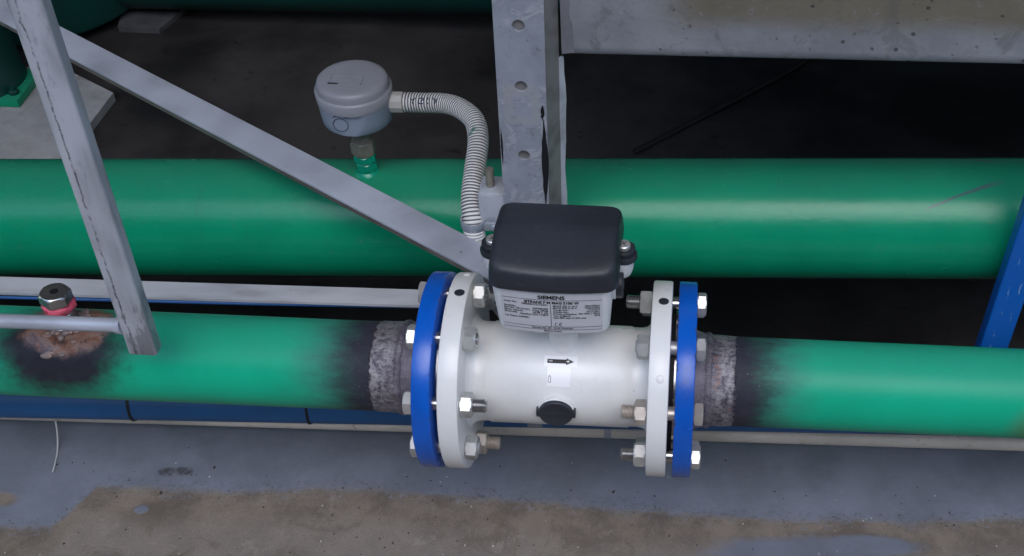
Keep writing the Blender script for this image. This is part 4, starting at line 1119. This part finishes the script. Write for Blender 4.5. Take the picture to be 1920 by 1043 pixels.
# ------------------------------------------------------------------ bolts
GRIP = 0.049
def make_bolt(protr, label, mat=M_zinc, seed=0):
    b = root('hex_bolt', (0, 0, 0), label, 'bolt', 'hex bolts through the flange pairs')
    bm = B(); L = GRIP + 0.0135 + protr
    prof = [(0, 0.0076), (GRIP + 0.010, 0.0076)]; x = GRIP + 0.0105
    while x < L - 0.002: prof += [(x, 0.0068), (x + 0.0009, 0.0079)]; x += 0.0018
    prof += [(L - 0.001, 0.0068), (L, 0.0058)]
    lathe(bm, (0, 0, 0), (1, 0, 0), prof, 20); obj('shank', bm, M_steel if mat is M_zinc else mat, b, 25)
    bm = B(); hexnut(bm, (-0.0105, 0, 0), (1, 0, 0), 0.0105, 0.0235); obj('head', bm, mat, b, 25)
    bm = B(); hexnut(bm, (GRIP + 0.0002, 0, 0), (1, 0, 0), 0.0135, 0.0240, ph=0.35); obj('nut', bm, mat, b, 25)
    return b
def copy_tree(o, label):
    c = o.copy(); COL.objects.link(c); c['label'] = label
    for ch in o.children:
        d_ = ch.copy(); COL.objects.link(d_); d_.parent = c
    return c
place = ['topmost', 'second from the top', 'third from the top', 'lowest front']
protos = {}
BC = 0.0905
def put(side, phi, protr, label, mat=M_zinc, rot=0.0):
    key = (protr, mat.name)
    if key not in protos: protos[key] = b = make_bolt(protr, label, mat)
    else: b = copy_tree(protos[key], label)
    a = R(phi)
    b.location = (-0.273 if side < 0 else 0.023, -BC * math.sin(a), BC * math.cos(a))
    b.rotation_euler = (rot, 0, 0) if side < 0 else (rot, 0, PI)
LB = 'silver hex bolt on the left flange pair, '
RB = 'silver hex bolt on the right flange pair, '
put(-1, -22.5, 0.002, LB + 'topmost, half behind the terminal box', rot=0.2)
put(-1, 22.5, 0.002, LB + 'second from top, nut flush with its end', rot=0.75)
put(-1, 67.5, 0.0145, LB + 'third from top, long thread showing', rot=0.35)
put(-1, 112.5, 0.002, LB + 'lowest in front', M_dullzinc, rot=0.5)
put(-1, 157.5, 0.0145, LB + 'at the bottom behind the lowest front nut', M_rusty, 0.1)
put(1, -22.5, 0.0155, RB + 'topmost, long thread towards the terminal box', rot=0.45)
put(1, 22.5, 0.002, RB + 'second from top, nut flush with its end', M_dullzinc, rot=0.7)
put(1, 67.5, 0.0145, 'rust flecked hex bolt on the right flange pair, third from top', M_rusty, 0.9)
put(1, 112.5, 0.0145, RB + 'lowest in front, long thread', rot=0.3)
for k, a in enumerate((-67.5, -112.5)): put(-1, a, 0.002, 'hex bolt hidden at the back of the left flange pair', rot=k)
for k, a in enumerate((-67.5, -112.5, 157.5)): put(1, a, 0.002, 'hex bolt hidden at the back of the right flange pair', rot=k)
put(-1, -157.5, 0.002, 'hex bolt hidden at the back of the left flange pair', rot=0.4)
put(1, -157.5, 0.002, 'hex bolt hidden at the back of the right flange pair', rot=0.4)

# ------------------------------------------------------------------ small loose things on the painted floor
bm = B(); bm2 = tube([(-0.806, 0.098, -0.195), (-0.800, 0.082, -0.225), (-0.797, 0.062, -0.2475), (-0.790, 0.035, -0.2480), (-0.788, 0.024, -0.2480)], 0.0010, 8)
bm.free()
for v in bm2.verts: v.co.y += 0
tag(obj('plastic_strand', bm2, M_pearl), 'thin white plastic strand hanging from the beige pipe to the floor', 'strand')
rnd = random.Random(5)
bm = B()
for k in range(260):
    x = rnd.uniform(-0.95, 0.55); y = rnd.uniform(-0.14, 0.05) if rnd.random() < 0.75 else rnd.uniform(-0.1, 0.12); s_ = rnd.uniform(0.0004, 0.0012) * (1.6 if rnd.random() < 0.06 else 1)
    f = bmesh.ops.create_icosphere(bm, subdivisions=1, radius=s_, matrix=Matrix.Translation((x, y, FZ + s_ * 0.25)) @ Matrix.Rotation(rnd.uniform(0, 6), 4, 'Z') @ Matrix.Diagonal((rnd.uniform(0.7, 2.2), 1, 0.6, 1)))
    mi = 0 if rnd.random() < 0.7 else 1
    for v in f['verts']:
        v.co += Vector((rnd.uniform(-1, 1), rnd.uniform(-1, 1), rnd.uniform(-1, 1))) * s_ * 0.25
        for q in v.link_faces: q.material_index = mi
o = obj('loose_grit', bm, [G('dark_grit').done((0.04, 0.035, 0.033), 0.8), G('pale_grit').done((0.42, 0.41, 0.38), 0.8)], None, 60)
o['kind'] = 'stuff'; o['label'] = 'loose grit scattered on the painted floor'
